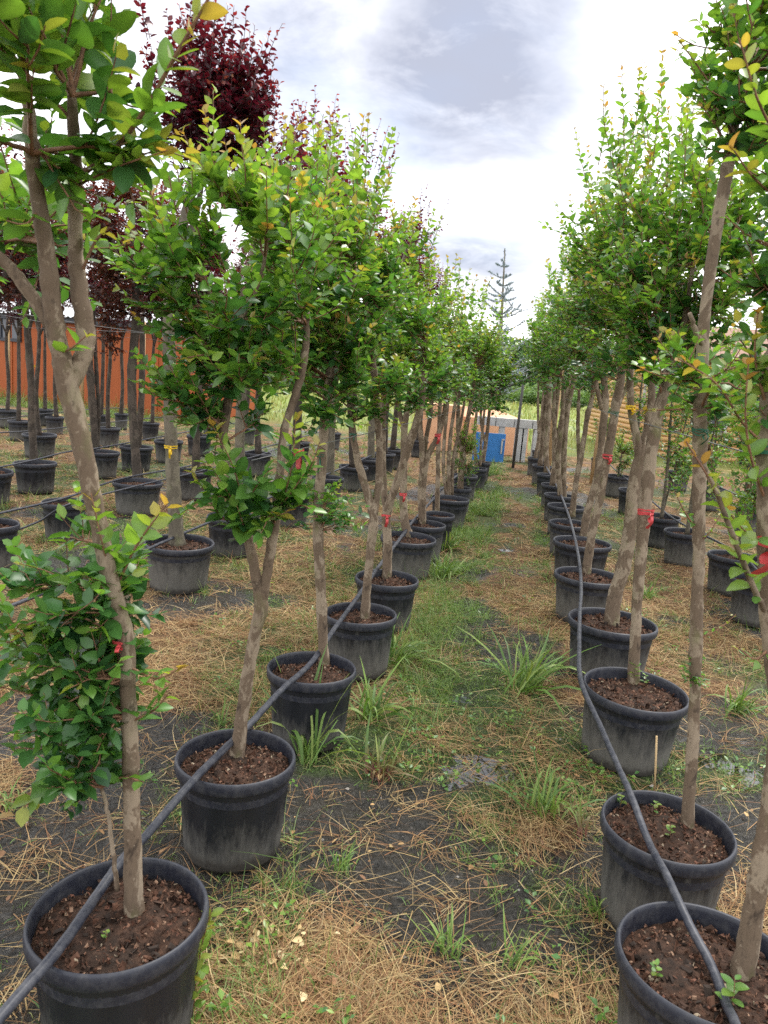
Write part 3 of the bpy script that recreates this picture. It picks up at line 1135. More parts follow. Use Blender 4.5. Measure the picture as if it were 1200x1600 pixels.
tree('crape_myrtle', 'tall crape myrtle with pale forked trunk and a low leafy tuft, nearest left', 'tree', GL, (210, 1425),
     [[(210, 1428, 0, .031), (207, 1310, .0, .0275), (204, 1190, 0, .026), (200, 1090, 0, .025), (197, 1000, 0, .026), (178, 930, -.02, .026), (151, 806, -.04, .026), (128, 694, -.06, .027), (107, 606, -.07, .031), (92, 540, -.09, .027), (80, 470, -.11, .026), (72, 390, -.13, .023), (58, 300, -.16, .020), (48, 215, -.20, .016), (40, 120, -.25, .012)],
      [(203, 1090, .03, .018), (200, 1000, .06, .020), (190, 930, .09, .022), (163, 850, .10, .024), (140, 760, .07, .025), (120, 670, .0, .026), (108, 610, -.06, .026)],
      [(107, 612, -.07, .024), (128, 560, -.06, .025), (134, 525, -.06, .026), (124, 455, -.07, .022), (118, 385, -.07, .020), (118, 300, -.09, .019), (117, 235, -.12, .016), (112, 150, -.18, .012)],
      [(84, 515, -.09, .019), (62, 480, -.10, .018), (22, 425, -.11, .016), (-12, 392, -.12, .014), (-60, 330, -.12, .012)],
      [(183, 1392, .0, .008), (178, 1340, .0, .007), (168, 1270, .0, .0065), (158, 1228, .0, .006)]],
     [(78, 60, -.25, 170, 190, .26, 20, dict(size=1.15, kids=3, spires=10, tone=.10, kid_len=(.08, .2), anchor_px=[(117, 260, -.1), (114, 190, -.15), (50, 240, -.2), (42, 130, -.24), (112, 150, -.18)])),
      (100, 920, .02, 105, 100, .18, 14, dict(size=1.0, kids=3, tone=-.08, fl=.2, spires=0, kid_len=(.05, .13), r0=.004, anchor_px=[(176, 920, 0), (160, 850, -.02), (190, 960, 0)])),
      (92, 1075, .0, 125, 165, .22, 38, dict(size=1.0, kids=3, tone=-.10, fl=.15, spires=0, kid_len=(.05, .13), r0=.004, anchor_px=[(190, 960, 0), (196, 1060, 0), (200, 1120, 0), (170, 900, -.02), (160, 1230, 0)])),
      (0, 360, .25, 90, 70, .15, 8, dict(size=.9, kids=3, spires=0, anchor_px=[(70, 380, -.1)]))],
     11, rs=.80, leaf_len=.066, singles=300, spacing=.030, flush=.35,
     shoots=[([(185, 910, 0), (215, 850, -.02), (262, 785, -.04)], dict(size=1.15)), ([(178, 920, 0), (160, 850, -.06), (142, 770, -.08)], {}), ([(198, 1040, 0), (245, 1060, -.04), (285, 1042, -.06)], {}),
             ([(175, 880, 0), (150, 830, .03), (130, 790, .05)], {}), ([(160, 1230, 0), (190, 1215, -.03), (225, 1222, -.05)], dict(young=False, light=0)), ([(196, 1060, 0), (120, 1090, -.08), (25, 1150, -.12)], dict(young=False, light=0)), ([(194, 1000, 0), (110, 960, -.08), (15, 985, -.12)], dict(light=0)), ([(190, 960, 0), (90, 900, -.05), (30, 880, -.08)], dict(light=0)), ([(200, 1110, 0), (130, 1180, -.06), (110, 1260, -.08)], dict(young=False, light=0)), ([(196, 1070, 0), (70, 1060, -.02), (-20, 1080, -.05)], dict(young=False, light=0)), ([(200, 1130, 0), (240, 1110, -.03), (262, 1085, -.05)], dict(young=False, light=0)), ([(150, 1200, 0), (80, 1230, -.05), (20, 1275, -.05)], dict(size=1.2)),
             ([(120, 280, -.12), (200, 210, -.2), (290, 60, -.28), (330, -10, -.3)], dict(size=1.35, r=.006)), ([(122, 270, -.12), (200, 235, -.18), (285, 205, -.2)], dict(size=1.2)),
             ([(120, 290, -.12), (185, 260, -.2), (262, 235, -.25)], dict(size=1.15)), ([(130, 420, -.08), (150, 375, -.1), (172, 355, -.1)], dict(size=.8)), ([(90, 550, -.09), (110, 545, -.12), (140, 520, -.14)], dict(size=.7)),
             ([(60, 330, -.15), (40, 350, -.2), (10, 345, -.2)], {})])

tree('crape_myrtle', 'crape myrtle with a low V shaped fork and big leaves, second left of the path', 'tree', GL, (370, 1180),
     [[(370, 1180, 0, .031), (378, 1120, 0, .027), (388, 1050, 0, .026), (400, 985, 0, .0265), (408, 945, 0, .029), (398, 890, 0, .021), (384, 825, 0, .020), (366, 760, .02, .018), (350, 690, .03, .017), (357, 620, .03, .018), (368, 570, .03, .018), (376, 510, .03, .013), (380, 450, .02, .010)],
      [(409, 948, 0, .022), (418, 890, .0, .020), (430, 815, .0, .020), (437, 740, .03, .017), (445, 670, .05, .016), (464, 610, .06, .016), (476, 555, .06, .015), (480, 490, .06, .011), (478, 430, .06, .008)],
      [(372, 560, .03, .011), (340, 500, .02, .009), (322, 440, .0, .007)], [(378, 500, .03, .009), (405, 440, .0, .008), (420, 370, -.03, .006)]],
     [(368, 465, .0, 140, 165, .32, 44, dict(kids=4, spires=18, spire_len=(.16, .36))),
      (350, 600, .0, 100, 80, .24, 17, dict(kids=4, spires=0))],
     12, rs=.9, leaf_len=.064, singles=300, spacing=.028, flush=.45,
     shoots=[([(384, 830, 0), (368, 740, -.1), (330, 660, -.16)], dict(size=1.35, light=.05)), ([(384, 825, 0), (395, 770, -.12), (420, 735, -.18)], dict(size=1.75, young=False, light=-.02)), ([(430, 815, 0), (455, 735, -.1), (462, 650, -.14)], dict(size=1.35, light=.05)),
             ([(384, 820, 0), (345, 775, -.1), (262, 812, -.18)], dict(size=1.45, young=False, light=-.02)), ([(430, 820, 0), (425, 800, -.12), (405, 840, -.2)], dict(size=1.7, young=False, light=-.02)), ([(384, 850, 0), (380, 820, -.1), (370, 790, -.18)], dict(size=1.7, young=False, light=-.02)), ([(432, 800, 0), (470, 790, -.1), (492, 800, -.14)], dict(size=1.5, young=False, light=-.02)), ([(384, 815, 0), (350, 760, -.14), (322, 720, -.2)], dict(size=1.6, young=False, light=-.02)), ([(430, 800, 0), (455, 770, -.1), (475, 740, -.14)], dict(size=1.6, young=False, light=-.02)),
             ([(384, 835, 0), (340, 800, -.06), (300, 735, -.1)], dict(size=1.25, light=.0)), ([(431, 800, 0), (480, 740, -.08), (500, 690, -.1)], dict(size=1.25, light=.0)), ([(384, 840, 0), (410, 815, -.1), (450, 800, -.16)], dict(size=1.4)), ([(360, 450, 0), (330, 350, 0), (325, 262, .0)], dict(size=.9)), ([(300, 480, 0), (262, 430, .0), (232, 372, .02)], dict(size=.9)), ([(310, 560, 0), (265, 540, 0), (205, 490, .0)], dict(size=.9)),
             ([(320, 620, 0), (280, 590, 0), (232, 585, 0)], dict(size=.9))])

tree('crape_myrtle', 'crape myrtle with one straight grey trunk and a leaf tuft halfway up, third left', 'tree', GL, (507, 1036),
     [[(507, 1036, 0, .030), (503, 960, 0, .028), (499, 880, 0, .028), (497, 800, 0, .027), (502, 730, 0, .026), (507, 660, 0, .026), (514, 600, 0, .024), (520, 540, 0, .018), (520, 470, 0, .012)],
      [(515, 580, 0, .013), (490, 520, 0, .010), (472, 450, 0, .008)], [(520, 540, 0, .012), (545, 480, 0, .010), (556, 420, .05, .008)]],
     [(482, 440, .0, 105, 145, .34, 50, dict(kids=4, spires=16)), (495, 590, .0, 85, 75, .28, 24, dict(kids=4, spires=0)),
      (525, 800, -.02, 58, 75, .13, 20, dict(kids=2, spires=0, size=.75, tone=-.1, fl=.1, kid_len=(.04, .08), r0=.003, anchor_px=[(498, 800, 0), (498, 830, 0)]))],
     13, rs=.92, leaf_len=.066, singles=300, spacing=.034, flush=.45)

tree('crape_myrtle', 'crape myrtle with slim trunk dividing into a wide Y, fourth left of the path', 'tree', GL, (570, 965),
     [[(569, 966, 0, .028), (574, 910, 0, .027), (580, 850, 0, .026), (583, 805, 0, .027), (566, 745, 0, .021), (553, 690, 0, .020), (547, 630, .02, .020), (540, 560, .02, .014), (535, 490, .0, .010)],
      [(584, 808, 0, .023), (593, 740, .03, .021), (592, 680, .05, .021), (587, 610, .07, .020), (580, 540, .07, .015), (572, 460, .05, .010)]],
     [(545, 425, .0, 88, 150, .38, 52, dict(kids=4, spires=16)), (565, 590, .0, 85, 60, .34, 24, dict(kids=4, spires=0))],
     14, leaf_len=.064, singles=300, spacing=.034, flush=.7)

tree('crape_myrtle', 'crape myrtle whose limb leans right above a red ribbon, fifth left of the path', 'tree', GL, (605, 902),
     [[(604, 903, 0, .038), (606, 850, 0, .032), (604, 805, 0, .033), (620, 755, -.05, .028), (636, 705, -.08, .027), (655, 645, -.1, .027), (662, 590, -.1, .018), (664, 530, -.1, .012)],
      [(604, 806, 0, .025), (600, 760, .06, .023), (598, 700, .1, .022), (599, 620, .12, .022), (602, 550, .1, .016), (606, 470, .08, .010)]],
     [(604, 480, .0, 72, 118, .42, 48, dict(kids=4, spires=12, spire_len=(.18, .36))), (630, 590, .0, 82, 55, .38, 26, dict(kids=4, spires=0))],
     15, leaf_len=.064, singles=300, spacing=.036, flush=.6)

tree('crape_myrtle', 'crape myrtle with a curved trunk foot, sixth left of the path', 'tree', GL, (640, 838),
     [[(641, 838, 0, .048), (632, 812, 0, .036), (630, 775, 0, .034), (631, 725, .0, .033), (632, 670, .0, .032), (640, 610, .0, .022), (645, 540, .0, .014)],
      [(632, 680, 0, .022), (622, 630, .0, .02), (612, 570, 0, .014)]],
     [(634, 522, .0, 56, 105, .42, 44, dict(kids=4, spires=10, spire_len=(.18, .36))), (650, 605, -.1, 55, 40, .3, 16, dict(kids=3, spires=0))],
     16, leaf_len=.066, singles=200, spacing=.042, flush=.45)

tree('crape_myrtle', 'crape myrtle with three narrow stems spreading from one foot, seventh on the left', 'tree', GL, (660, 820),
     [[(657, 822, 0, .03), (657, 770, 0, .03), (660, 720, 0, .028), (656, 660, 0, .026), (650, 600, 0, .02), (655, 530, 0, .012)],
      [(661, 822, 0, .03), (662, 760, 0, .028), (668, 715, 0, .028), (684, 682, 0, .026), (695, 640, 0, .022), (700, 580, 0, .015)],
      [(662, 760, .05, .025), (664, 700, .08, .024), (672, 650, .08, .022), (678, 590, .08, .014)]],
     [(667, 545, .0, 54, 95, .45, 42, dict(kids=4, spires=9, size=1.05)), (676, 610, .0, 50, 40, .35, 16, dict(kids=3, spires=0))],
     17, leaf_len=.068, kind='mid', spacing=.048, flush=.3)

tree('crape_myrtle', 'thin crape myrtle with one straight stem in the small pot left of the path', 'tree', GL, (683, 798),
     [[(683, 799, 0, .028), (684, 750, 0, .025), (685, 700, 0, .024), (687, 650, 0, .022), (690, 590, 0, .014)]],
     [(690, 560, .0, 48, 80, .4, 30, dict(kids=5, spires=6))], 18, leaf_len=.068, kind='mid', spacing=.05, flush=.35)

tree('crape_myrtle', 'crape myrtle with four close brown stems, ninth left of the path', 'tree', GL, (702, 774),
     [[(703, 776, 0, .026), (701, 730, 0, .026), (704, 680, 0, .024), (712, 620, 0, .02), (715, 550, 0, .012)],
      [(698, 775, 0, .024), (693, 735, 0, .024), (694, 690, 0, .022), (700, 630, 0, .016)],
      [(706, 775, .05, .024), (708, 720, .05, .022), (722, 650, .05, .018), (730, 590, 0, .012)]],
     [(706, 530, .0, 46, 100, .48, 42, dict(kids=4, spires=10, size=1.1)), (725, 600, .0, 42, 40, .4, 12, dict(kids=4, spires=0))], 19, leaf_len=.07, kind='mid', spacing=.055, flush=.45)

tree('crape_myrtle', 'crape myrtle with a right leaning leafy crown, eleventh left of the path', 'tree', GL, (727, 740),
     [[(726, 741, 0, .028), (726, 700, 0, .026), (730, 660, 0, .024), (738, 610, 0, .016), (745, 560, 0, .01)], [(712, 742, -.1, .022), (714, 690, -.1, .022), (718, 640, -.1, .016)]],
     [(742, 555, .0, 46, 90, .5, 46, dict(kids=5, spires=8, size=1.1))], 20, leaf_len=.075, kind='mid', spacing=.06, flush=.6,
     shoots=[([(742, 590, 0), (752, 500, 0), (760, 432, 0)], dict(taper=True))])

tree('crape_myrtle', 'light green crape myrtle closing the far end of the row left of the path', 'tree', GL, (745, 728),
     [[(744, 729, 0, .03), (741, 690, 0, .03), (744, 650, 0, .026), (752, 600, 0, .016)], [(750, 729, 0, .024), (752, 690, 0, .024), (757, 640, 0, .02)]],
     [(768, 585, .2, 46, 62, .55, 42, dict(kids=5, spires=6, size=1.1))], 21, leaf_len=.085, kind='mid', spacing=.075, flush=.9)

# right of the path
tree('crape_myrtle', 'crape myrtle bowing out past the right picture edge, with a big red ribbon tail', 'tree', GR, (1160, 1522),
     [[(1158, 1524, 0, .030), (1178, 1420, .0, .025), (1196, 1310, .0, .0235), (1212, 1200, .0, .023), (1216, 1100, .0, .022), (1206, 1000, .0, .0225), (1200, 900, .0, .022), (1198, 800, .0, .022), (1197, 700, .0, .022), (1203, 600, .0, .020), (1220, 500, .0, .017), (1245, 380, .0, .013), (1260, 260, .0, .010)],
      [(1198, 960, 0, .008), (1178, 920, -.06, .007), (1150, 850, -.12, .006), (1120, 770, -.16, .005), (1095, 720, -.18, .004)]],
     [(1265, 330, .0, 100, 230, .22, 26, dict(kids=4, spires=0, kid_len=(.06, .15))), (1230, 560, .0, 60, 80, .15, 10, dict(kids=3, spires=0, kid_len=(.05, .12)))],
     31, leaf_len=.055, singles=220, spacing=.03, flush=.5,
     shoots=[([(1198, 960, 0), (1178, 920, -.06), (1150, 850, -.12), (1120, 770, -.16), (1072, 690, -.2)], dict(leaf_t0=.12, size=.95, light=.25, r=.005)),
             ([(1199, 790, 0), (1175, 720, -.06), (1165, 650, -.1), (1170, 560, -.12)], dict(light=.25)), ([(1199, 700, 0), (1160, 660, -.05), (1120, 600, -.1), (1060, 560, -.1)], dict(size=.9, light=.25)),
             ([(1200, 850, 0), (1165, 830, -.05), (1130, 790, -.1)], dict(light=.25)), ([(1199, 640, 0), (1180, 560, -.05), (1185, 480, -.08)], dict(light=.3)),
             ([(1205, 1010, 0), (1180, 1030, -.03), (1150, 1010, -.05)], dict(size=.6)), ([(1240, 330, 0), (1180, 280, -.1), (1140, 225, -.14)], dict(size=1.1)), ([(1245, 260, 0), (1190, 170, -.1), (1155, 60, -.15)], dict(size=1.15))])

tree('crape_myrtle', 'slim bare crape myrtle trunk leaning right beside the thin bamboo stick', 'tree', GR, (1074, 1290),
     [[(1074, 1292, 0, .024), (1080, 1200, 0, .0225), (1086, 1080, 0, .022), (1088, 980, 0, .0225), (1092, 860, 0, .0225), (1092, 760, 0, .023), (1094, 660, 0, .024), (1097, 560, 0, .0225), (1102, 480, .0, .020), (1118, 370, .0, .020), (1136, 262, .0, .022), (1150, 190, .0, .014), (1170, 100, .0, .010)],
      [(1139, 255, 0, .012), (1165, 220, .05, .010), (1195, 170, .08, .008)], [(1101, 545, 0, .011), (1088, 520, -.04, .009), (1078, 490, -.06, .007)]],
     [(1178, 120, .0, 88, 120, .26, 34, dict(kids=4, spires=3, kid_len=(.08, .18), anchor_px=[(1139, 250, 0), (1150, 190, 0), (1170, 110, 0)])),
      (1105, 600, -.05, 85, 65, .2, 13, dict(kids=3, spires=0, kid_len=(.05, .13), anchor_px=[(1096, 600, 0), (1096, 640, 0), (1100, 540, 0)])),
      (1085, 1045, .0, 38, 40, .1, 6, dict(kids=2, spires=0, size=.45, kid_len=(.02, .05), r0=.002, anchor_px=[(1087, 1040, 0), (1087, 1070, 0)]))],
     32, rs=.88, leaf_len=.052, singles=300, spacing=.027, flush=.55,
     shoots=[([(1145, 215, 0), (1120, 150, -.05), (1088, 100, -.08), (1060, 62, -.1)], dict(size=1.0, light=.05)), ([(1150, 190, 0), (1120, 170, .05), (1096, 120, .08), (1080, 90, .08)], dict(size=.6)), ([(1150, 170, 0), (1140, 90, -.05), (1150, 20, -.08)], dict(size=1.1)),
             ([(1140, 240, 0), (1120, 200, -.04), (1092, 158, -.05)], dict(size=1.0)), ([(1096, 610, 0), (1060, 600, -.06), (1000, 575, -.1)], dict(light=.3)), ([(1094, 640, 0), (1050, 640, -.05), (990, 642, -.06)], dict(size=.8, light=.25)),
             ([(1090, 850, 0), (1110, 830, -.03), (1128, 800, -.03)], dict(size=.5)), ([(1087, 1000, 0), (1120, 985, -.03), (1150, 960, -.03)], dict(size=.4)), ([(1090, 830, 0), (1070, 800, -.03), (1055, 770, -.05)], dict(size=.55))])

tree('crape_myrtle', 'crape myrtle with dark brown slanted trunk and red ribbon, third right of the path', 'tree', GR, (990, 1066),
     [[(989, 1067, 0, .037), (992, 1010, 0, .034), (996, 930, 0, .034), (1003, 850, 0, .036), (1010, 770, 0, .040), (1020, 690, 0, .037), (1032, 630, 0, .034), (1052, 570, 0, .028), (1070, 500, 0, .020), (1082, 420, 0, .013)],
      [(1040, 600, 0, .020), (1030, 540, 0, .016), (1026, 460, 0, .011)], [(1062, 530, 0, .018), (1100, 460, 0, .013), (1125, 390, 0, .009)]],
     [(1085, 395, .15, 125, 160, .36, 60, dict(kids=4, spires=14)), (1060, 530, .0, 95, 70, .3, 26, dict(kids=4, spires=0))],
     33, rs=.80, leaf_len=.064, singles=300, spacing=.032, flush=.55)

tree('crape_myrtle', 'stout crape myrtle with a fat pale trunk and cut stub, fourth right of the path', 'tree', GR, (955, 974),
     [[(955, 976, 0, .062), (961, 930, 0, .056), (974, 885, 0, .057), (984, 830, 0, .055), (989, 775, 0, .052), (996, 730, 0, .049), (1003, 708, 0, .046), (1012, 670, .05, .036), (1018, 620, .05, .030), (1015, 550, .05, .022), (1010, 480, .05, .013)],
      [(998, 714, 0, .036), (994, 680, -.02, .030), (986, 640, -.02, .028), (984, 590, -.02, .024), (980, 520, 0, .016), (975, 440, 0, .01)]],
     [(1010, 360, .0, 108, 165, .42, 60, dict(kids=4, spires=16, spire_len=(.25, .5))), (1000, 520, .0, 85, 70, .36, 24, dict(kids=4, spires=0))],
     34, rs=.80, leaf_len=.062, singles=300, spacing=.036, flush=.6)

tree('crape_myrtle', 'straight crape myrtle trunk with red ribbon, fifth right of the path', 'tree', GR, (916, 896),
     [[(915, 898, 0, .044), (924, 840, 0, .036), (938, 775, 0, .036), (947, 725, 0, .038), (955, 680, 0, .040), (963, 630, 0, .041), (970, 590, 0, .036), (972, 530, 0, .022), (968, 450, 0, .012)],
      [(957, 680, .1, .025), (962, 640, .15, .025), (985, 590, .2, .02), (995, 540, .2, .014)]],
     [(958, 400, .0, 80, 155, .45, 54, dict(kids=4, spires=14, spire_len=(.25, .5))), (955, 535, .0, 70, 60, .4, 22, dict(kids=4, spires=0))],
     35, rs=.9, leaf_len=.064, singles=300, spacing=.042, flush=.6)

tree('crape_myrtle', 'crape myrtle with a leaning grey trunk, sixth right of the path', 'tree', GR, (911, 842),
     [[(910, 844, 0, .05), (918, 800, 0, .045), (931, 755, 0, .043), (938, 710, 0, .043), (942, 670, 0, .043), (946, 620, 0, .042), (940, 570, 0, .032), (935, 500, 0, .018)],
      [(941, 640, 0, .03), (930, 590, 0, .026), (925, 520, 0, .016)]],
     [(928, 440, .0, 62, 125, .45, 54, dict(kids=5, spires=10, spire_len=(.25, .5), size=1.05)), (930, 550, .0, 58, 50, .4, 16, dict(kids=4, spires=0))],
     36, rs=.85, leaf_len=.066, kind='mid', singles=150, spacing=.05, flush=.5)

tree('crape_myrtle', 'crape myrtle with paired brown stems, seventh right of the path', 'tree', GR, (894, 803),
     [[(893, 806, 0, .045), (900, 755, 0, .042), (910, 700, 0, .04), (918, 650, 0, .038), (926, 610, 0, .03), (920, 540, 0, .018)], [(905, 720, .1, .03), (903, 670, .1, .028), (905, 610, .1, .02)]],
     [(903, 480, .0, 52, 110, .48, 48, dict(kids=5, spires=9, size=1.08)), (905, 570, .0, 50, 42, .4, 14, dict(kids=4, spires=0))],
     37, rs=.8, leaf_len=.068, kind='mid', spacing=.055, flush=.5)

tree('crape_myrtle', 'crape myrtle with dark double trunk and weeds at its foot, eighth on the right', 'tree', GR, (880, 780),
     [[(879, 782, 0, .045), (880, 730, 0, .045), (882, 680, 0, .043), (888, 630, 0, .04), (902, 570, 0, .028), (905, 520, 0, .015)], [(876, 780, -.1, .035), (872, 720, -.1, .035), (878, 660, -.1, .03), (880, 590, -.1, .02)]],
     [(880, 510, .0, 48, 95, .5, 44, dict(kids=5, spires=8, size=1.1))], 38, leaf_len=.072, kind='mid', spacing=.06, flush=.5)

tree('crape_myrtle', 'pale tall stem with feathery top, ninth right of the path', 'tree', GR, (868, 760),
     [[(868, 764, 0, .035), (866, 720, 0, .033), (866, 670, 0, .03), (872, 610, 0, .024), (872, 560, 0, .016)]],
     [(866, 535, .0, 40, 82, .5, 40, dict(kids=5, spires=8, size=1.1))], 39, leaf_len=.075, kind='mid', spacing=.065, flush=.5)
tree('crape_myrtle', 'crape myrtle with a tan stem like a pole, tenth right of the path', 'tree', GR, (855, 735),
     [[(850, 735, 0, .05), (853, 700, 0, .05), (857, 650, 0, .046), (859, 600, 0, .036), (858, 560, 0, .02)]],
     [(853, 545, .2, 36, 68, .5, 40, dict(kids=5, spires=8, size=1.1))], 40, leaf_len=.082, kind='mid', spacing=.072, flush=.45)

# purple plums behind the left row
tree('purple_plum', 'purple plum with a big dark red crown high on a grey trunk, yellow ribbon below', 'tree', 'purple plums in the row next to the left path row', (277, 850),
     [[(276, 852, 0, .066), (273, 790, 0, .055), (269, 720, 0, .052), (266, 650, 0, .05), (265, 580, 0, .05), (264, 510, 0, .047), (268, 440, 0, .043), (280, 380, 0, .038), (293, 320, 0, .034), (303, 260, 0, .028), (312, 200, 0, .018)],
      [(274, 420, .05, .028), (295, 370, .1, .025), (310, 320, .12, .022), (320, 255, .12, .018), (338, 190, .1, .012)]],
     [(348, 180, .0, 74, 100, .4, 96, dict(kids=6, spires=18, spire_len=(.2, .45), upright=.8, anchor_px=[(305, 250, 0), (312, 200, 0), (320, 255, .12), (335, 200, .1)])),
      (280, 120, .1, 55, 80, .3, 20, dict(kids=4, spires=6, upright=.8, anchor_px=[(305, 250, 0), (300, 280, 0)]))],
     51, leaf_len=.068, pal=RED, leaf_mat='red_leaf', bark='bark_grey', twig='dark_twig', singles=300, spacing=.022, opposite=False, flush=.55, droop=.25)
tree('bronze_plum', 'bronze leaved plum with a dark straight trunk and hanging red sprays', 'tree', 'bronze leaved trees behind the purple plum row', (216, 748),
     [[(216, 750, 0, .062), (211, 700, 0, .05), (207, 640, 0, .05), (206, 580, 0, .052), (211, 520, 0, .05), (213, 460, 0, .045), (209, 400, 0, .035), (207, 330, 0, .022)],
      [(212, 480, 0, .03), (240, 420, .1, .022), (258, 360, .1, .015)], [(211, 440, 0, .028), (180, 390, 0, .02), (165, 330, 0, .013)]],
     [(200, 380, .0, 100, 120, .6, 120, dict(kids=6, spires=12, upright=.7)),
      (172, 535, -.1, 14, 40, .12, 12, dict(kids=3, spires=0, r0=.003, anchor_px=[(170, 500, -.1), (176, 480, -.1)]))],
     52, leaf_len=.072, pal=BRONZE, leaf_mat='red_leaf', bark='bark_dark', twig='dark_twig', spacing=.026, opposite=False, flush=.5, droop=.3)
tree('purple_plum', 'dark purple plum on a thin straight trunk before the shed window', 'tree', 'purple plums in the thin trunk row', (53, 720),
     [[(53, 722, 0, .05), (50, 660, 0, .045), (48, 590, 0, .043), (43, 520, 0, .04), (38, 460, 0, .034), (34, 400, 0, .022)], [(44, 520, 0, .028), (55, 470, 0, .024), (62, 420, 0, .016)]],
     [(30, 385, .0, 85, 90, .6, 120, dict(kids=6, spires=8))], 53, leaf_len=.078, pal=RED, leaf_mat='red_leaf', bark='bark_dark', twig='dark_twig', spacing=.028, opposite=False, flush=.25, droop=.3)
tree('purple_plum', 'purple plum with thick slanting dark trunk behind the nearest left tree', 'tree', 'purple plums in the thin trunk row', (150, 702),
     [[(148, 704, 0, .055), (145, 640, 0, .052), (140, 570, 0, .052), (134, 500, 0, .048), (128, 430, 0, .038), (122, 360, 0, .024)], [(152, 704, .1, .03), (154, 640, .1, .03), (150, 570, .1, .03), (146, 470, .1, .02)]],
     [(125, 385, .0, 80, 100, .6, 110, dict(kids=6, spires=8))], 54, leaf_len=.078, pal=RED, leaf_mat='red_leaf', bark='bark_dark', twig='dark_twig', spacing=.028, opposite=False, flush=.3, droop=.3)
tree('purple_plum', 'purple plum showing its red tips above the green trees, second in the plum row', 'tree', 'purple plums in the row next to the left path row', (372, 806),
     [[(372, 808, 0, .055), (374, 740, 0, .05), (375, 680, 0, .048), (378, 600, 0, .045), (385, 500, 0, .04), (395, 400, 0, .03), (405, 320, 0, .02)]],
     [(418, 270, .0, 55, 80, .42, 56, dict(kids=6, spires=10, spire_len=(.2, .4), upright=.8))], 55, leaf_len=.06, pal=RED, leaf_mat='red_leaf', bark='bark_grey', twig='dark_twig', spacing=.036, opposite=False, flush=.55, droop=.25)
tree('purple_plum', 'purple plum with several thin red spires standing highest over the left hedge line', 'tree', 'purple plums in the row next to the left path row', (516, 745),
     [[(515, 747, 0, .055), (517, 690, 0, .052), (520, 620, 0, .05), (527, 520, 0, .042), (535, 420, 0, .034), (540, 340, 0, .02)]],
     [(548, 310, .0, 62, 62, .5, 52, dict(kids=5, spires=16, spire_len=(.3, .6), upright=.9))], 56, leaf_len=.064, pal=RED, leaf_mat='red_leaf', bark='bark_grey', twig='dark_twig', spacing=.042, opposite=False, flush=.5, droop=.25)
tree('purple_plum', 'purple plum with a loose arching red spray above the mid left trees', 'tree', 'purple plums in the row next to the left path row', (580, 718),
     [[(578, 719, 0, .06), (581, 660, 0, .055), (588, 580, 0, .05), (610, 470, 0, .04), (632, 400, 0, .025), (645, 370, 0, .014)]],
     [(650, 372, .0, 38, 42, .45, 30, dict(kids=4, spires=8, spire_len=(.25, .5), upright=.6))], 57, leaf_len=.066, pal=RED, leaf_mat='red_leaf', bark='bark_grey', twig='dark_twig', spacing=.05, opposite=False, flush=.5, droop=.2)

# ------------------------------------------------------------------ tree kinds copied to the remaining pots
def build_proto(seed, stems, crowns, leaf_len, pal, leaf_mat, bark, twig, kind='lo', **kw):
    rng = np.random.default_rng(seed)
    parts, anchors = [], []
    o = np.zeros(3)
    for i, pts in enumerate(stems):
        P = np.array([p[:3] for p in pts], float); R = np.array([p[3] for p in pts])
        nm = 'trunk' if i == 0 else 'limb'
        m, Q = stem_mesh(nm, P, R, o, MAT[bark], rng, 8, i == 0)
        parts.append((nm, m, None))
        anchors += list(Q[int(len(Q) * .6)::2]) + [Q[-1]]
    fol = Foliage(rng, leaf_len, **kw)
    for c, rad, n, kk in crowns:
        fol.crown(anchors, c, rad, n, **kk)
    L = fol.arrays()
    parts.append(('foliage', leaf_mesh('foliage', L, np.arange(len(L['sz'])), kind, pal, MAT[leaf_mat], rng, o), 'stuff'))
    parts.append(('twigs', fol.twig_mesh(o, MAT[twig], 3), 'stuff'))
    return parts


def place(parts, name, loc, rz, s, label, cat, group):
    r = root(name, loc, label, cat, group)
    for nm, m, kd in parts:
        o = add(nm, m, r)
        o.scale = (s[0], s[0], s[1]); o.rotation_euler = (0, 0, rz)
        if kd:
            o['kind'] = kd
    return r


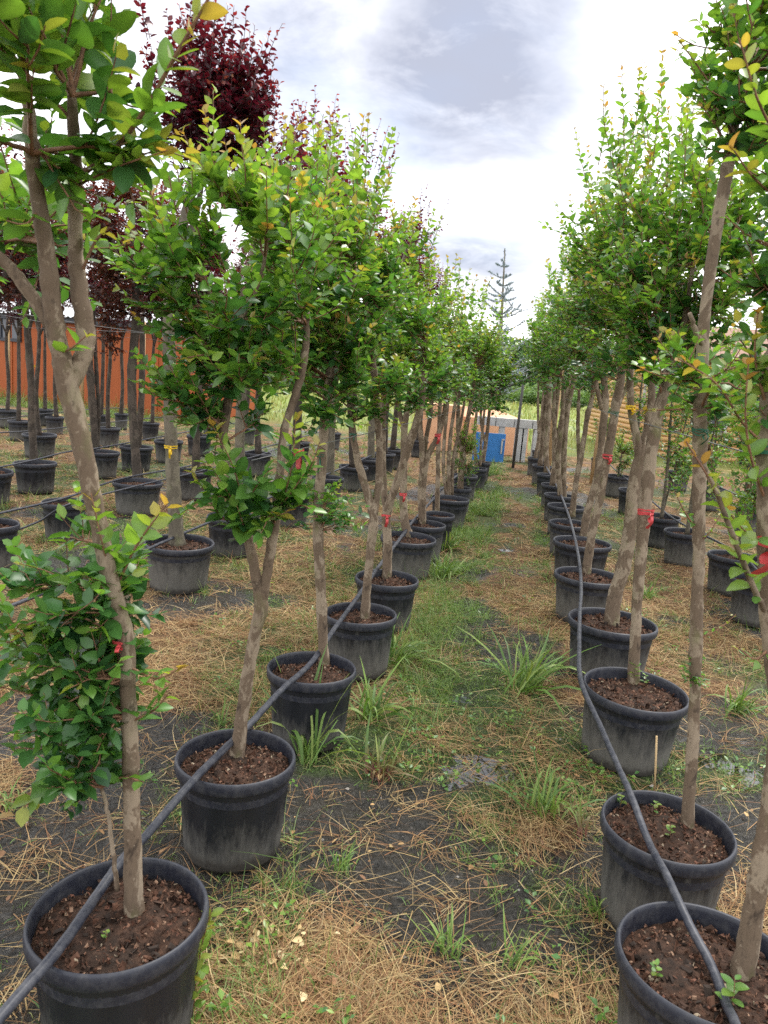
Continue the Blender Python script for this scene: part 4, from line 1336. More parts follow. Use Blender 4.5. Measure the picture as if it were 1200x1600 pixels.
PROTO = {
    'crape': [build_proto(100 + i, [[(0, 0, 0, .04), (.02 * i, .03, .7, .034), (.05, .05, 1.4, .028), (.06, .02, 1.9, .016)], [(.01, 0, .5, .026), (-.10, .04, 1.0, .024), (-.14, .0, 1.6, .016)]],
                          [((0, 0, 2.15), (.46, .46, .72), 60, dict(kids=5, spires=9))], .072, PAL, 'leaf', 'bark', 'twig', spacing=.055, flush=.5) for i in range(3)],
    'plum': [build_proto(120 + i, [[(0, 0, 0, .05), (.02, .03 * i, .8, .045), (-.02, .02, 1.7, .04), (.02, .0, 2.4, .03), (.04, .0, 3.0, .016)], [(0, 0, 2.0, .028), (.16, .05, 2.5, .02), (.25, .1, 2.9, .012)], [(0, 0, 1.95, .026), (-.14, -.1, 2.4, .018), (-.2, -.1, 2.9, .01)]],
                         [((0.02, 0, 2.95), (.46, .46, .75), 70, dict(kids=5, spires=12, upright=.8))], .08, (RPAL, BPAL, RPAL)[i], 'red_leaf', 'bark_dark', 'dark_twig', spacing=.032, opposite=False, flush=.4, droop=.25) for i in range(3)],
    'sapling': [build_proto(140 + i, [[(0, 0, 0, .02), (.03, .02, .6, .018), (.02 + .05 * i, .0, 1.2, .015), (.10, .0, 1.8, .010), (.13, .02, 2.2, .006)], [(0, .01, .1, .012), (-.08, .0, .7, .010), (-.12, .03, 1.3, .007)]],
                            [((0.03, 0, 1.5), (.32, .32, .78), 34, dict(kids=4, spires=4, shell=.2)), ((0.0, 0, .5), (.24, .24, .38), 14, dict(kids=3, spires=0))], .06, PAL, 'leaf', 'bark_grey', 'twig', spacing=.042, flush=.7) for i in range(3)],
    'bush': [build_proto(160, [[(0, 0, 0, .02), (0.02, 0, .2, .014), (.03, .0, .4, .008)]], [((0, 0, .36), (.24, .24, .34), 46, dict(kids=5, spires=4, kid_len=(.05, .12), spire_len=(.08, .18)))], .04, PAL, 'leaf', 'bark_grey', 'twig', spacing=.03, flush=.2)],
}
crng = np.random.default_rng(5)


def soil_of(key):
    _, p, D = POTS[key]
    return (p[0] + crng.normal(0, .02), p[1] + crng.normal(0, .02), SOIL_Z - .01)


done = {('L', i) for i in (0, 1, 2, 3, 4, 5, 6, 7, 8, 10, 11)} | {('R', i) for i in range(9)} | {('R', 10)} | {('A', 0), ('A', 1), ('A', 3), ('A', 5), ('C', 2), ('B', 1), ('B', 2)}
TXT = {'L': 'in the row left of the path', 'R': 'in the row right of the path', 'A': 'in the purple plum row', 'C': 'in the bronze leaved row on the left',
       'B': 'in the thin trunk plum row', 'D': 'in the short row before the shed', 'E': 'in the line close to the orange shed', 'G': 'at the foot of the orange shed wall',
       'S': 'in the sapling row on the right', 'T': 'in the outermost right row'}
KNOW = {'L': ('crape', 'crape_myrtle', 'green crape myrtle', GL), 'R': ('crape', 'crape_myrtle', 'green crape myrtle', GR),
        'A': ('plum', 'purple_plum', 'dark leaved plum tree', 'purple plums in the row next to the left path row'), 'C': ('plum', 'bronze_plum', 'slim dark trunked plum', 'bronze leaved trees behind the purple plum row'),
        'B': ('plum', 'purple_plum', 'thin dark trunked plum', 'purple plums in the thin trunk row'), 'D': ('plum', 'purple_plum', 'thin plum tree', 'plums in the short row before the shed'),
        'E': ('plum', 'purple_plum', 'slender young plum', 'plums close to the orange shed'), 'G': ('plum', 'purple_plum', 'slender plum', 'plums at the shed wall'),
        'S': ('sapling', 'crape_sapling', 'thin leafy crape myrtle sapling', 'saplings in the row right of the right path row'), 'T': ('sapling', 'crape_sapling', 'thin crape myrtle sapling', 'saplings in the outermost right row')}
for key in POTS:
    if key in done or key == ('C', 1):
        continue
    rk, i = key
    kind, nm, tx, grp = KNOW[rk]
    ps = PROTO[kind]
    sc = {'crape': 1.0, 'plum': 1.0, 'sapling': 1.05}[kind] * crng.uniform(.9, 1.1)
    wide = sc * (0.85 if rk in 'DEG' else 1.0)
    if rk == 'L':
        sc *= .8
    if rk in 'DEGC':
        sc *= .86
    if rk == 'S' and i == 5:
        place(PROTO['bush'][0], 'green_bush', soil_of(key), 1.0, (1.1, 1.15), 'dense round green bush in a black pot, sixth in the sapling row', 'bush', None)
        continue
    place(ps[int(crng.integers(len(ps)))], nm, soil_of(key), crng.uniform(0, 6.28), (wide, sc), '%s in the %s pot %s' % (tx, ORD[i], TXT[rk]), 'tree', grp)
place(PROTO['bush'][0], 'green_bush', soil_of(('L', 9)), 2.0, (.9, 1.35), 'bushy light green shrub sharing a pot near the far end of the left row', 'bush', None)

# ------------------------------------------------------------------ hoses, wires, ties, ribbons
def hose(pts, rad, label, mat='hose', name='irrigation_hose', cat='hose', sides=10, seed=0, per=8):
    g = np.random.default_rng(seed + 900)
    P = catmull(pts, per)
    P = P + g.normal(0, .0004, P.shape)
    b = P[0].copy()
    geo = Geo()
    tube(geo, P - b, rad, sides)
    add(name, geo.mesh(name, MAT[mat]), None, b, label=label, category=cat, group='black irrigation hoses lying on the pots' if cat == 'hose' else 'wires strung along the rows')


def zpts(L, z=POT_H + .012):
    return np.array([on_z(p[0], p[1], p[2] if len(p) > 2 else z) for p in L])


hose(zpts([(-330, 2050, .03), (-170, 1830, .14), (-60, 1672, .33), (0, 1590), (88, 1488, .385), (140, 1415, .372), (190, 1345, .383), (228, 1306, .37), (300, 1222, .383), (345, 1176, .365), (392, 1130, .383), (440, 1078, .382), (486, 1036, .365), (521, 985, .382), (545, 952, .365), (566, 922, .382), (590, 888, .38), (622, 846, .37), (645, 815, .38), (668, 790, .38), (690, 765, .375), (712, 745, .375), (735, 728, .375), (755, 715, .37)]),
     .0138, 'black irrigation hose running over the pots left of the path')
hose(zpts([(1330, 2000, .03), (1250, 1820, .20), (1190, 1680, .375), (1140, 1580, .345), (1112, 1510, .345), (1080, 1450, .365), (1062, 1412, .383), (1040, 1365, .383), (1012, 1312, .358), (988, 1248, .383), (962, 1190, .37), (935, 1128, .36), (912, 1078, .39), (905, 1045, .392), (905, 1000, .375), (906, 955, .385), (908, 915, .378), (904, 870, .385), (893, 820, .385), (880, 782, .382), (866, 752, .38), (853, 728, .378), (845, 708, .375)]),
     .0125, 'black irrigation hose running over the pots right of the path')
ROW_HOSES = [
    ([(-60, 985), (0, 954), (80, 922), (180, 880), (285, 834), (356, 804), (455, 764), (552, 724), (617, 698)], .0115, 'black hose lying across the pots of the purple plum row'),
    ([(-60, 818), (0, 802), (105, 777), (190, 748), (300, 727), (402, 702), (520, 672)], .0105, 'upper of two hoses on the bronze plum row'),
    ([(-60, 852), (0, 837, .2), (60, 815, .2), (110, 787), (215, 759), (305, 738, .36), (402, 712, .36), (468, 693)], .009, 'lower thinner hose on the bronze plum row'),
    ([(-60, 742), (0, 730), (56, 718), (105, 706), (160, 699), (264, 680), (384, 660)], .0105, 'black hose along the thin trunk row'),
    ([(-60, 681), (0, 676), (62, 672), (170, 660), (240, 653), (330, 648)], .010, 'black hose along the short row before the shed'),
    ([(-60, 660), (0, 655), (86, 645), (190, 638)], .010, 'thin hose along the pots close to the shed'),
    ([(1240, 948), (1190, 898), (1150, 862), (1072, 822), (1036, 798), (990, 757), (960, 733), (935, 710)], .011, 'grey hose over the sapling pots right of the right row'),
    ([(1230, 820), (1175, 785), (1112, 755), (1062, 730), (1010, 705)], .010, 'thin hose over the outermost pots by the log cabin'),
]
for i, (pts, r, lab) in enumerate(ROW_HOSES):
    P = zpts(pts)
    a, b = norm(P[0] - P[1]), norm(P[-1] - P[-2])
    P = np.vstack([P[0] + a * .9 * [1, 1, 0] - [0, 0, P[0][2] - .03], P, P[-1] + b * .7 * [1, 1, 0] - [0, 0, P[-1][2] - .03]])
    hose(P, r, lab, seed=i + 3)


def wire(key, i0, i1, z, label, ext=(-2.5, 1.5)):
    a, b = POTS[key, i0][1], POTS[key, i1][1]
    d = b - a
    n = max(1, abs(i1 - i0))
    L = np.linalg.norm(d[:2]); u = d / L
    p0 = a + u * ext[0]; p1 = b + u * ext[1]
    P = []
    for t in np.linspace(0, 1, 13):
        p = p0 + (p1 - p0) * t
        P.append((p[0], p[1], z - .035 * abs(math.sin(t * math.pi * n))))
    hose(np.array(P), .0022, label, 'wire', 'support_wire', 'wire', 5, 40, 4)


wire('A', 0, 8, 1.95, 'thin support wire strung through the purple plum row')
wire('C', 0, 6, 1.98, 'thin support wire strung through the bronze plum row')
wire('B', 0, 6, 1.98, 'thin support wire strung through the thin trunk row')
wire('R', 0, 13, 1.66, 'thin support wire tied to trunks of the right path row', (-.6, .5))
wire('L', 1, 12, 1.46, 'thin support wire tied to trunks of the left path row', (0, .5))


def trunk_band(u, v, Y, r, width, mat, turns=3, tail=0, wide=.016, seed=0, lean=0.0):
    """a strip wound round a trunk with a knot and loose tails"""
    g = np.random.default_rng(seed)
    c = at_y(u, v, Y)
    r *= .92
    width *= .72
    tail *= .85
    wide *= .8
    geo = Geo()
    for k in range(turns):
        th = np.linspace(0, 2 * math.pi, 17)
        z = (k - (turns - 1) / 2) * width / max(1, turns) + g.normal(0, .002)
        rr = r * (1.06 + .03 * k)
        zz = z + g.normal(0, .005) * np.sin(th) + g.normal(0, .0012, 17)
        hw = width / (2.2 * max(1, turns)) * (1 + .25 * np.sin(th * 2 + k))
        A = np.stack([np.cos(th) * rr, np.sin(th) * rr, zz - hw], 1); B = np.stack([np.cos(th) * rr * 1.015, np.sin(th) * rr * 1.015, zz + hw], 1)
        i = np.arange(16)
        geo.put(np.vstack([A, B]), np.stack([i, i + 1, i + 18, i + 17], 1))
    kn = np.array([.3 * r, -r * 1.12, 0])
    for k in range(3 if tail else 2):
        d = norm(g.normal(size=3)) * width * .5
        tube(geo, np.array([kn - d * .6, kn, kn + d * .6]), [width * .08, width * .17, width * .08], 6)
    if tail:
        for k, ln in enumerate((tail, tail * .6)):
            n = 9
            t = np.linspace(0, 1, n)
            x = kn[0] + (lean + .25 * k + .15 * np.sin(t * 5 + k)) * t * ln * .5
            y = kn[1] - .012 - .02 * np.sin(t * 4 + k * 2)
            z = -ln * t
            tw = .4 * np.sin(t * 4 + k)
            A = np.stack([x - wide / 2 * np.cos(tw), y - wide / 2 * np.sin(tw), z], 1)
            B = np.stack([x + wide / 2 * np.cos(tw), y + wide / 2 * np.sin(tw), z], 1)
            i = np.arange(n - 1)
            geo.put(np.vstack([A, B]), np.stack([i, i + n, i + n + 1, i + 1], 1))
            geo.put(np.vstack([A, B]) + [0, .0012, 0], np.stack([i, i + 1, i + n + 1, i + n], 1))
    return geo.mesh('ribbon', MAT[mat]), c


def soil_y(u, v):
    return on_z(u, v, SOIL_Z)[1]


for name, lab, args in (
    ('red_ribbon', 'red ribbon with long hanging tail on the V forked tree, left of the path', (466, 706, soil_y(370, 1180) - .02, .02, .03, 'red', 2, .17, .02, 1)),
    ('red_ribbon', 'red ribbon round the nearest left trunk behind its low leaves', (190, 1000, soil_y(210, 1425) + .004, .022, .022, 'red', 2, .03, .012, 2)),
    ('red_ribbon', 'red ribbon tied under the leaning limb of the fifth left tree', (603, 806, soil_y(605, 902), .033, .035, 'red', 2, .09, .025, 3)),
    ('red_ribbon', 'red ribbon on the curved foot tree, sixth on the left', (630, 772, soil_y(640, 838), .035, .035, 'red', 2, .08, .025, 4)),
    ('red_ribbon', 'short red ribbon knotted on the dark slanted trunk right of the path', (1009, 800, soil_y(990, 1066), .039, .04, 'red', 3, .09, .02, 5)),
    ('red_ribbon', 'small red ribbon on the straight fifth trunk right of the path', (949, 713, soil_y(916, 896), .040, .035, 'red', 2, .07, .025, 6)),
    ('red_ribbon', 'big red ribbon with broad drooping tails at the right picture edge', (1199, 845, soil_y(1160, 1522), .023, .03, 'red', 3, .10, .032, 7, -.75)),
    ('red_ribbon', 'dark red ribbon high on the three stemmed seventh left tree', (684, 680, soil_y(660, 820), .03, .05, 'red', 3, .10, .03, 8)),
    ('yellow_ribbon', 'yellow ribbon tied round the grey plum trunk', (267, 698, soil_y(277, 850), .051, .028, 'yellow', 2, .10, .02, 9)),
    ('yellow_ribbon', 'yellow ribbon on the fat pale trunk stub right of the path', (985, 637, soil_y(955, 974) - .02, .03, .03, 'yellow', 2, .05, .02, 10)),
    ('yellow_ribbon', 'tiny yellow ribbon on a thin plum trunk before the shed', (53, 572, POTS['D', 0][1][1], .036, .03, 'yellow', 2, .08, .025, 11)),
):
    m, c = trunk_band(*args)
    add(name, m, None, c, label=lab, category='ribbon', group='ribbons tied round trunks')
for lab, args in (
    ('green tie with loose end on the trunk beside the bamboo stick, right of the path', (1093, 673, soil_y(1074, 1290), .024, .022, 'tie', 4, .05, .006, 21)),
    ('green tie on the bowed trunk at the right picture edge', (1197, 704, soil_y(1160, 1522), .023, .03, 'tie', 4, .05, .006, 22)),
    ('green tie round the two stems of the fifth tree right of the path', (958, 645, soil_y(916, 896), .042, .02, 'tie', 3, .05, .006, 23)),
    ('green tie high on the grey trunk of the big purple plum', (265, 524, soil_y(277, 850), .05, .026, 'tie', 4, .05, .008, 24)),
    ('green tie on the straight grey trunk, third left of the path', (499, 712, soil_y(507, 1036), .026, .012, 'tie', 3, .10, .006, 25)),
    ('green tie on the left arm of the wide Y tree', (552, 680, soil_y(570, 965), .021, .022, 'tie', 3, .05, .006, 26)),
):
    m, c = trunk_band(*args)
    add('green_tie', m, None, c, label=lab, category='tie', group='green ties holding trunks to the wires')

# bamboo stick in the second right pot
geo = Geo()
b = on_z(1022, 1243, SOIL_Z - .03)
tp = at_y(1026, 1150, b[1])
tube(geo, np.array([b - b, (tp - b) * .5 + [.001, 0, 0], tp - b]), [.0042, .004, .0036], 8)
add('bamboo_stick', geo.mesh('bamboo_stick', MAT['bamboo']), None, b, label='thin tan bamboo stick standing upright in the grey dusty pot', category='stick')

# ------------------------------------------------------------------ orange shed on the left
def frame_mat(a, b):
    x = norm(np.array([b[0] - a[0], b[1] - a[1], 0]))
    return np.stack([x, np.array([-x[1], x[0], 0]), np.array([0, 0, 1.0])], 1)


A0, B0 = at_y(-140, 640, 25.5), at_y(287, 640, 21.5)
A0[2] = B0[2] = 0
Rm = frame_mat(A0, B0)
WL = float(np.linalg.norm(B0 - A0))
SH = 2.45
shed = root('orange_shed', A0, 'long orange wooden shed with pale metal roof and one small dark window', 'shed')
shed.rotation_euler = (0, 0, math.atan2(Rm[1, 0], Rm[0, 0]))
bw = 0.24
nb = int(WL / bw)
bmesh_board = Geo().box((0, 0, SH / 2), (bw - .004, .03, SH)).mesh('board', MAT['orange'], False)
grng = np.random.default_rng(31)
wxa = WL * (180 / 427.0)                       # window place along the wall
for i in range(nb):
    add('board', bmesh_board, shed, (bw * (i + .5), .0 + grng.normal(0, .0015), 0))
add('wall', Geo().box((WL / 2, 2.0, SH / 2 - .02), (WL - .02, 3.9, SH - .04)).mesh('wall', MAT['orange'], False), shed)
for i in range(6):
    add('batten', Geo().box((WL * (i + .5) / 6, -.03, SH / 2), (.05, .025, SH)).mesh('batten', MAT['orange'], False), shed)
add('fascia', Geo().box((WL / 2, -.20, SH + .03), (WL + .5, .04, .16)).mesh('fascia', MAT['slate'], False), shed)
geo = Geo()
nx = 260
X = np.linspace(-.4, WL + .4, nx)
for yy, zz in ((0, 0),):
    cor = .022 * np.sin(X * 2 * math.pi / .19)
    A = np.stack([X, -.36 + 0 * X, SH + .12 + cor], 1); B = np.stack([X, 4.2 + 0 * X, SH + .95 + cor], 1)
    i = np.arange(nx - 1)
    geo.put(np.vstack([A, B]), np.stack([i, i + 1, i + 1 + nx, i + nx], 1))
    geo.put(np.vstack([A, B]) - [0, 0, .012], np.stack([i, i + nx, i + 1 + nx, i + 1], 1))
add('roof', geo.mesh('roof', MAT['metal']), shed)
w1, w2 = at_y(19, 515, 24.4), at_y(53, 515, 24.1)
wx = float((w1 - A0) @ Rm[:, 0]); wx2 = float((w2 - A0) @ Rm[:, 0])
wz = float((w1[2] + w2[2]) / 2)
ww, wh = wx2 - wx, .68
wf = Geo()
for cx, cz, sx, sz in ((wx + ww / 2, wz + wh / 2, ww, .09), (wx + ww / 2, wz - wh / 2, ww, .09), (wx + .045, wz, .09, wh), (wx + ww - .045, wz, .09, wh), (wx + ww * .5, wz, .05, wh)):
    wf.box((cx, -.045, cz), (sx, .06, sz))
win = add('window', wf.mesh('window', MAT['slate'], False), shed)
add('pane', Geo().box((wx + ww / 2, -.03, wz), (ww - .1, .02, wh - .1)).mesh('pane', MAT['glass'], False), win)
for j, (u, v, y) in enumerate(((14, 640, 23.3), (222, 640, 19.5), (128, 640, 21.8))):
    p = at_y(u, v, y); p[2] = -.1
    g2 = Geo(); tube(g2, np.array([[0, 0, 0], [.01, 0, 1.3], [0.0, 0, 2.6]]), [.05, .047, .042], 9)
    add('wooden_stake', g2.mesh('wooden_stake', MAT['stake']), None, p, label='pale round wooden stake before the shed, ' + ('left of the window', 'furthest right', 'behind the nearest left tree')[j],
        category='stake', group='wooden stakes before the shed')

# ------------------------------------------------------------------ log cabin on the right
cY = 22.0
cx0 = at_y(992, 700, cY)[0]
cabin = root('log_cabin', (cx0, cY, 0), 'tan log cabin with round horizontal logs behind the right hand saplings', 'cabin')
LW, LR = 9.0, .075
g2 = Geo(); tube(g2, np.array([[0, 0, 0], [LW / 2, 0, 0], [LW, 0, 0]]), LR, 10)
logm = g2.mesh('log', MAT['log'])
for i in range(20):
    add('log', logm, cabin, (grng.normal(0, .02), 0, .1 + i * .142))
g2 = Geo(); tube(g2, np.array([[0, 0, 0], [0, 3, 0], [0, 6, 0]]), LR, 10)
logs = g2.mesh('log', MAT['log'])
for i in range(20):
    add('log', logs, cabin, (0.12, grng.normal(0, .02) - .2, .17 + i * .142))
rf = Geo()
a, bb, c_, d = (-.7, -.9, 2.9), (LW + .7, -.9, 2.9), (LW + .7, 3.2, 4.0), (-.7, 3.2, 4.0)
rf.put(np.array([a, bb, c_, d, (-.7, -.9, 2.82), (LW + .7, -.9, 2.82), (LW + .7, 3.2, 3.9), (-.7, 3.2, 3.9)]), [[0, 1, 2, 3], [7, 6, 5, 4], [0, 4, 5, 1], [1, 5, 6, 2], [3, 2, 6, 7], [0, 3, 7, 4]])
add('roof', rf.mesh('roof', MAT['roof'], False), cabin)
for u, v in ((1021, 618), (1117, 657)):
    q = at_y(u, v, cY)
    x = float(q[0] - cx0)
    fr = Geo()
    for ox, oz, sx, sz in ((0, .36, .6, .08), (0, -.36, .6, .08), (-.28, 0, .08, .72), (.28, 0, .08, .72)):
        fr.box((x + ox, -.09, q[2] + oz), (sx, .07, sz))
    w = add('window', fr.mesh('window', MAT['concrete'], False), cabin)
    add('pane', Geo().box((x, -.08, q[2]), (.5, .03, .66)).mesh('pane', MAT['glass'], False), w)
q = at_y(1166, 640, cY)
g2 = Geo(); tube(g2, np.array([[q[0] - cx0, -.16, 0], [q[0] - cx0, -.16, 1.4], [q[0] - cx0, -.16, 2.85]]), .05, 10)
add('downpipe', g2.mesh('downpipe', MAT['slate']), cabin)

# ------------------------------------------------------------------ things at the end of the path
def simple(name, geo, mat, loc, label, cat, group=None, smooth=False):
    o = add(name, geo.mesh(name, MAT[mat], smooth), None, loc, label=label, category=cat)
    if group:
        o['group'] = group
    return o


by = 17.6
bm0 = at_y(745, 660, by); bm1 = at_y(860, 662, by)
blw = (bm1[0] - bm0[0]) / 4
beam_z = (float(bm0[2]) + float(bm1[2])) / 2
beam = root('concrete_beam', (bm0[0], by, 0), 'low grey concrete block beam on short piers closing the path end', 'concrete beam')
blk = Geo().box((0, 0, 0), (blw - .02, .22, .19)).mesh('block', MAT['concrete'], False)
for i in range(4):
    add('block', blk, beam, ((i + .5) * blw, 0, beam_z + grng.normal(0, .004)))
for u in (782, 810, 818, 838):
    x = at_y(u, 690, by)[0] - bm0[0]
    add('pier', Geo().box((x, .0, (beam_z - .1) / 2), (.17 if u in (810, 838) else .12, .19, beam_z - .1)).mesh('pier', MAT['concrete'], False), beam)
pe = at_y(775, 655, 19.5)
g2 = Geo()
g2.put(np.array([(-1.3, -.7, 0), (.75, -.7, 0), (.75, .7, 0), (-1.3, .7, 0), (-1.3, -.7, .86), (.72, -.7, .84), (.2, .6, 1.0), (-1.3, .7, 1.08)]), [[0, 1, 5, 4], [1, 2, 6, 5], [2, 3, 7, 6], [3, 0, 4, 7], [4, 5, 6, 7]])
simple('covered_stack', g2, 'peach', (pe[0], 19.5, 0), 'peach coloured covered stack behind the concrete beam', 'stack')
ps = at_y(705, 660, 19.0)
g2 = Geo().box((0, 0, .55), (1.1, .8, 1.1))
simple('crate', g2, 'peach', (ps[0] - .3, 19.0, 0), 'orange crate seen between the stems at the end of the left row', 'crate')
bl0 = at_y(740, 692, 16.9); bl1 = at_y(789, 692, 16.9)
bpn = root('blue_sheet', ((bl0[0] + bl1[0]) / 2, 16.9, 0), 'bright blue board leaning upright before the concrete beam', 'panel')
add('board', Geo().box((0, 0, .33), (bl1[0] - bl0[0], .05, .62)).mesh('board', MAT['blue'], False), bpn)
hx = (bl1[0] - bl0[0]) * .40
add('handle', Geo().box((hx, -.045, .36), (.03, .03, .3)).box((hx + .015, -.045, .52), (.06, .03, .03)).mesh('handle', MAT['concrete'], False), bpn)
pp = at_y(803, 715, 16.2)
g2 = Geo()
tube(g2, np.array([[0, 0, -.2], [.01, 0, .8], [.02, 0, 1.75]]), [.032, .03, .028], 8)
simple('steel_post', g2, 'post', (pp[0], 16.2, 0), 'thin dark steel post standing at the end of the path', 'post', None, True)
c0 = np.array([pp[0] + .02, 16.2, 1.72])
g2 = Geo()
q0, q1 = at_y(776, 612, 15.6), at_y(872, 566, 15.6)
tube(g2, np.array([q0 - q0, (q1 - q0) * .5 + [0, 0, -.03], q1 - q0]), .018, 6)
simple('leaning_pole', g2, 'post', q0, 'thin dark pole slanting up between the two rows at the path end', 'pole', None, True)
for j, (u, y, h) in enumerate(((856, 15.8, 2.3), (860, 15.2, 2.2), (932, 14.5, 1.75))):
    p = at_y(u, 700, y)
    g2 = Geo(); tube(g2, np.array([[0, 0, -.1], [.02, 0, h / 2], [.05, 0, h]]), [.055, .052, .045], 9)
    add('wooden_stake', g2.mesh('wooden_stake', MAT['stake']), None, (p[0], y, 0), label=('tall round wooden stake at the far end of the right row', 'second round wooden stake beside the tall one, right row end', 'yellowish wooden stake between right row trunks')[j],
        category='stake', group='wooden stakes at the right row end')

# ------------------------------------------------------------------ far trees, spruce
def clump_tree(seed, H, Rr, n, leaf, dark):
    g = np.random.default_rng(seed)
    o = np.zeros(3)
    tr, Q = stem_mesh('trunk', np.array([[0, 0, 0], [.1, 0, H * .3], [0, .1, H * .7]]), np.array([.16, .13, .05]) * H / 6, o, MAT['bark_dark'], g, 7, True)
    nc = 26
    cz = g.uniform(.18, .97, nc) * H
    prof = np.sin(np.clip((cz / H) * .85 + .12, 0, 1) * math.pi) ** .6
    a = g.uniform(0, 6.283, nc); rr = Rr * prof * np.sqrt(g.uniform(.1, 1, nc))
    cen = np.stack([rr * np.cos(a), rr * np.sin(a), cz], 1)
    which = g.integers(0, nc, n)
    d = norm(g.normal(size=(n, 3))) * (g.uniform(.45, 1, (n, 1)) ** .5)
    pos = cen[which] + d * np.array([Rr * .42, Rr * .42, H * .11]) * g.uniform(.8, 1.2, (n, 1))
    L = dict(pos=pos, ax=d + g.normal(0, .6, (n, 3)), nr=g.normal(0, .6, (n, 3)) + [0, 0, .8] + d * .5, sz=leaf * g.uniform(.6, 1.3, n), age=np.clip(dark + .12 * g.normal(size=n) + .1 * d[:, 2], 0, 1))
    pal = np.array([(.022, .055, .018), (.035, .08, .022), (.05, .115, .028), (.08, .155, .035), (.12, .2, .045), (.16, .22, .06)])
    fo = leaf_mesh('crown', L, np.arange(n), 'lo', pal, MAT['far_leaf'], g, o)
    return [('trunk', tr, None), ('crown', fo, None)]


FT = [clump_tree(200, 6.0, 2.4, 5200, .34, .22), clump_tree(201, 6.5, 2.2, 5200, .34, .34), clump_tree(202, 5.0, 2.6, 5200, .32, .5), clump_tree(203, 2.2, 1.6, 2600, .2, .68)]
far = [(700, 78, 1, 1.0, 'dark'), (742, 84, 0, 1.1, 'dark'), (790, 80, 1, .95, 'mid green'), (822, 76, 0, .92, 'dark'), (848, 82, 1, 1.0, 'mid green'), (872, 78, 0, 1.05, 'dark'), (905, 86, 1, 1.1, 'mid green'),
       (945, 80, 0, 1.0, 'dark'), (985, 84, 1, 1.0, 'mid green'), (1030, 78, 0, 1.1, 'dark'), (660, 82, 0, 1.0, 'dark'), (615, 80, 1, 1.05, 'mid green'), (570, 86, 0, 1.1, 'dark'), (520, 80, 2, 1.1, 'light green'),
       (470, 84, 1, 1.0, 'mid green'), (425, 80, 0, 1.1, 'dark'), (375, 86, 1, 1.1, 'mid green'), (325, 76, 2, 1.0, 'light green'), (1080, 84, 1, 1.1, 'mid green'), (1130, 80, 0, 1.0, 'dark'), (1190, 86, 1, 1.1, 'mid green'),
       (835, 62, 3, 1.0, 'light green'), (812, 66, 3, .9, 'light green'), (865, 64, 3, .95, 'light green'), (735, 64, 3, 1.0, 'light green'), (905, 60, 3, 1.0, 'light green'), (360, 44, 3, 1.0, 'light green'), (440, 56, 3, 1.1, 'light green'),
       (10, 38, 2, 1.0, 'light green'), (90, 40, 0, .9, 'dark'), (190, 42, 2, 1.0, 'light green'), (260, 46, 0, .9, 'dark')]
SEEN = {}
for j, (u, y, kd, s, tone) in enumerate(sorted(far)):
    x = at_y(u, 640, y)[0]
    where = 'behind the orange shed' if u < 300 else ('beyond the meadow left of the path end' if u < 720 else ('straight beyond the path end' if u < 860 else 'beyond the meadow right of the path end'))
    what = 'bush' if kd == 3 else 'tree'
    i = SEEN[tone, what, where] = SEEN.get((tone, what, where), -1) + 1
    place(FT[kd], 'far_' + what, (x, y, -.05), crng.uniform(0, 6.28), (s * crng.uniform(.9, 1.15), s * crng.uniform(.9, 1.08)),
          '%s %s %s, %s from left' % (tone, what, where, 'first' if i == 0 else ORD[i]), what, 'bushes at the far meadow edge' if kd == 3 else ('trees behind the shed' if u < 300 else 'trees far beyond the meadow'))

sy = 21.0
s0 = at_y(774, 700, sy); s0[2] = 0
stp = at_y(789, 388, sy)
spr = root('blue_spruce', s0, 'sparse blue grey spruce with open upswept branches above the left row end', 'tree')
g = np.random.default_rng(61)
T = stp - s0
geo = Geo(); tube(geo, np.array([[0, 0, -.05], T * .5, T]), [.09, .05, .012], 8)
add('trunk', geo.mesh('trunk', MAT['bark_grey']), spr)
br, nd = Geo(), Geo()
H = T[2]
NV, NTI, NC = [], [], []


def needles(P, n, ln):
    t = g.uniform(.05, 1, n)
    q = t * (len(P) - 1); j = np.minimum(q.astype(int), len(P) - 2)
    b = P[j] + (P[j + 1] - P[j]) * (q - j)[:, None]
    tg = norm(P[-1] - P[0])
    d = norm(norm(g.normal(size=(n, 3))) + tg * .6)
    s = norm(np.cross(d, g.normal(size=(n, 3)))) * .009
    V = np.stack([b - s, b + s, b + d * (ln * g.uniform(.7, 1.2, (n, 1)))], 1).reshape(-1, 3)
    c = np.array([.30, .38, .40]) * g.uniform(.6, 1.25, (n, 1))
    nd.put(V, None, np.arange(n * 3).reshape(-1, 3), np.repeat(c, 3, 0))


for k in range(15):
    t = .28 + .68 * k / 15
    t = min(.985, t + g.normal(0, .012))
    base = T * t
    ln = (1 - t) * 1.5 + .12
    nbr = 4 if t < .8 else 3
    a0 = g.uniform(0, 6.28)
    for m in range(nbr):
        a = a0 + m * 6.283 / nbr + g.normal(0, .25)
        l2 = ln * g.uniform(.45, 1.2)
        e = base + np.array([math.cos(a) * l2, math.sin(a) * l2, l2 * g.uniform(.15, .75)])
        P = bezier(base, (base + e) / 2 - [0, 0, l2 * .16], e, 7)
        tube(br, P, np.linspace(.010, .004, 7), 4, False)
        needles(P, int(60 + 130 * l2), .06)
        for w in range(int(2 + l2 * 4)):
            tt = g.uniform(.3, .95); b = P[int(tt * 6)]
            d = norm(np.array([math.cos(a + g.choice([-.8, .8])), math.sin(a + g.choice([-.8, .8])), .35])) * l2 * g.uniform(.18, .35)
            P2 = np.array([b, b + d * .5, b + d])
            tube(br, P2, .005, 3, False)
            needles(P2, 36, .05)
needles(np.array([T * .86, T * .93, T]), 160, .06)
add('branches', br.mesh('branches', MAT['bark_grey']), spr, kind='stuff')
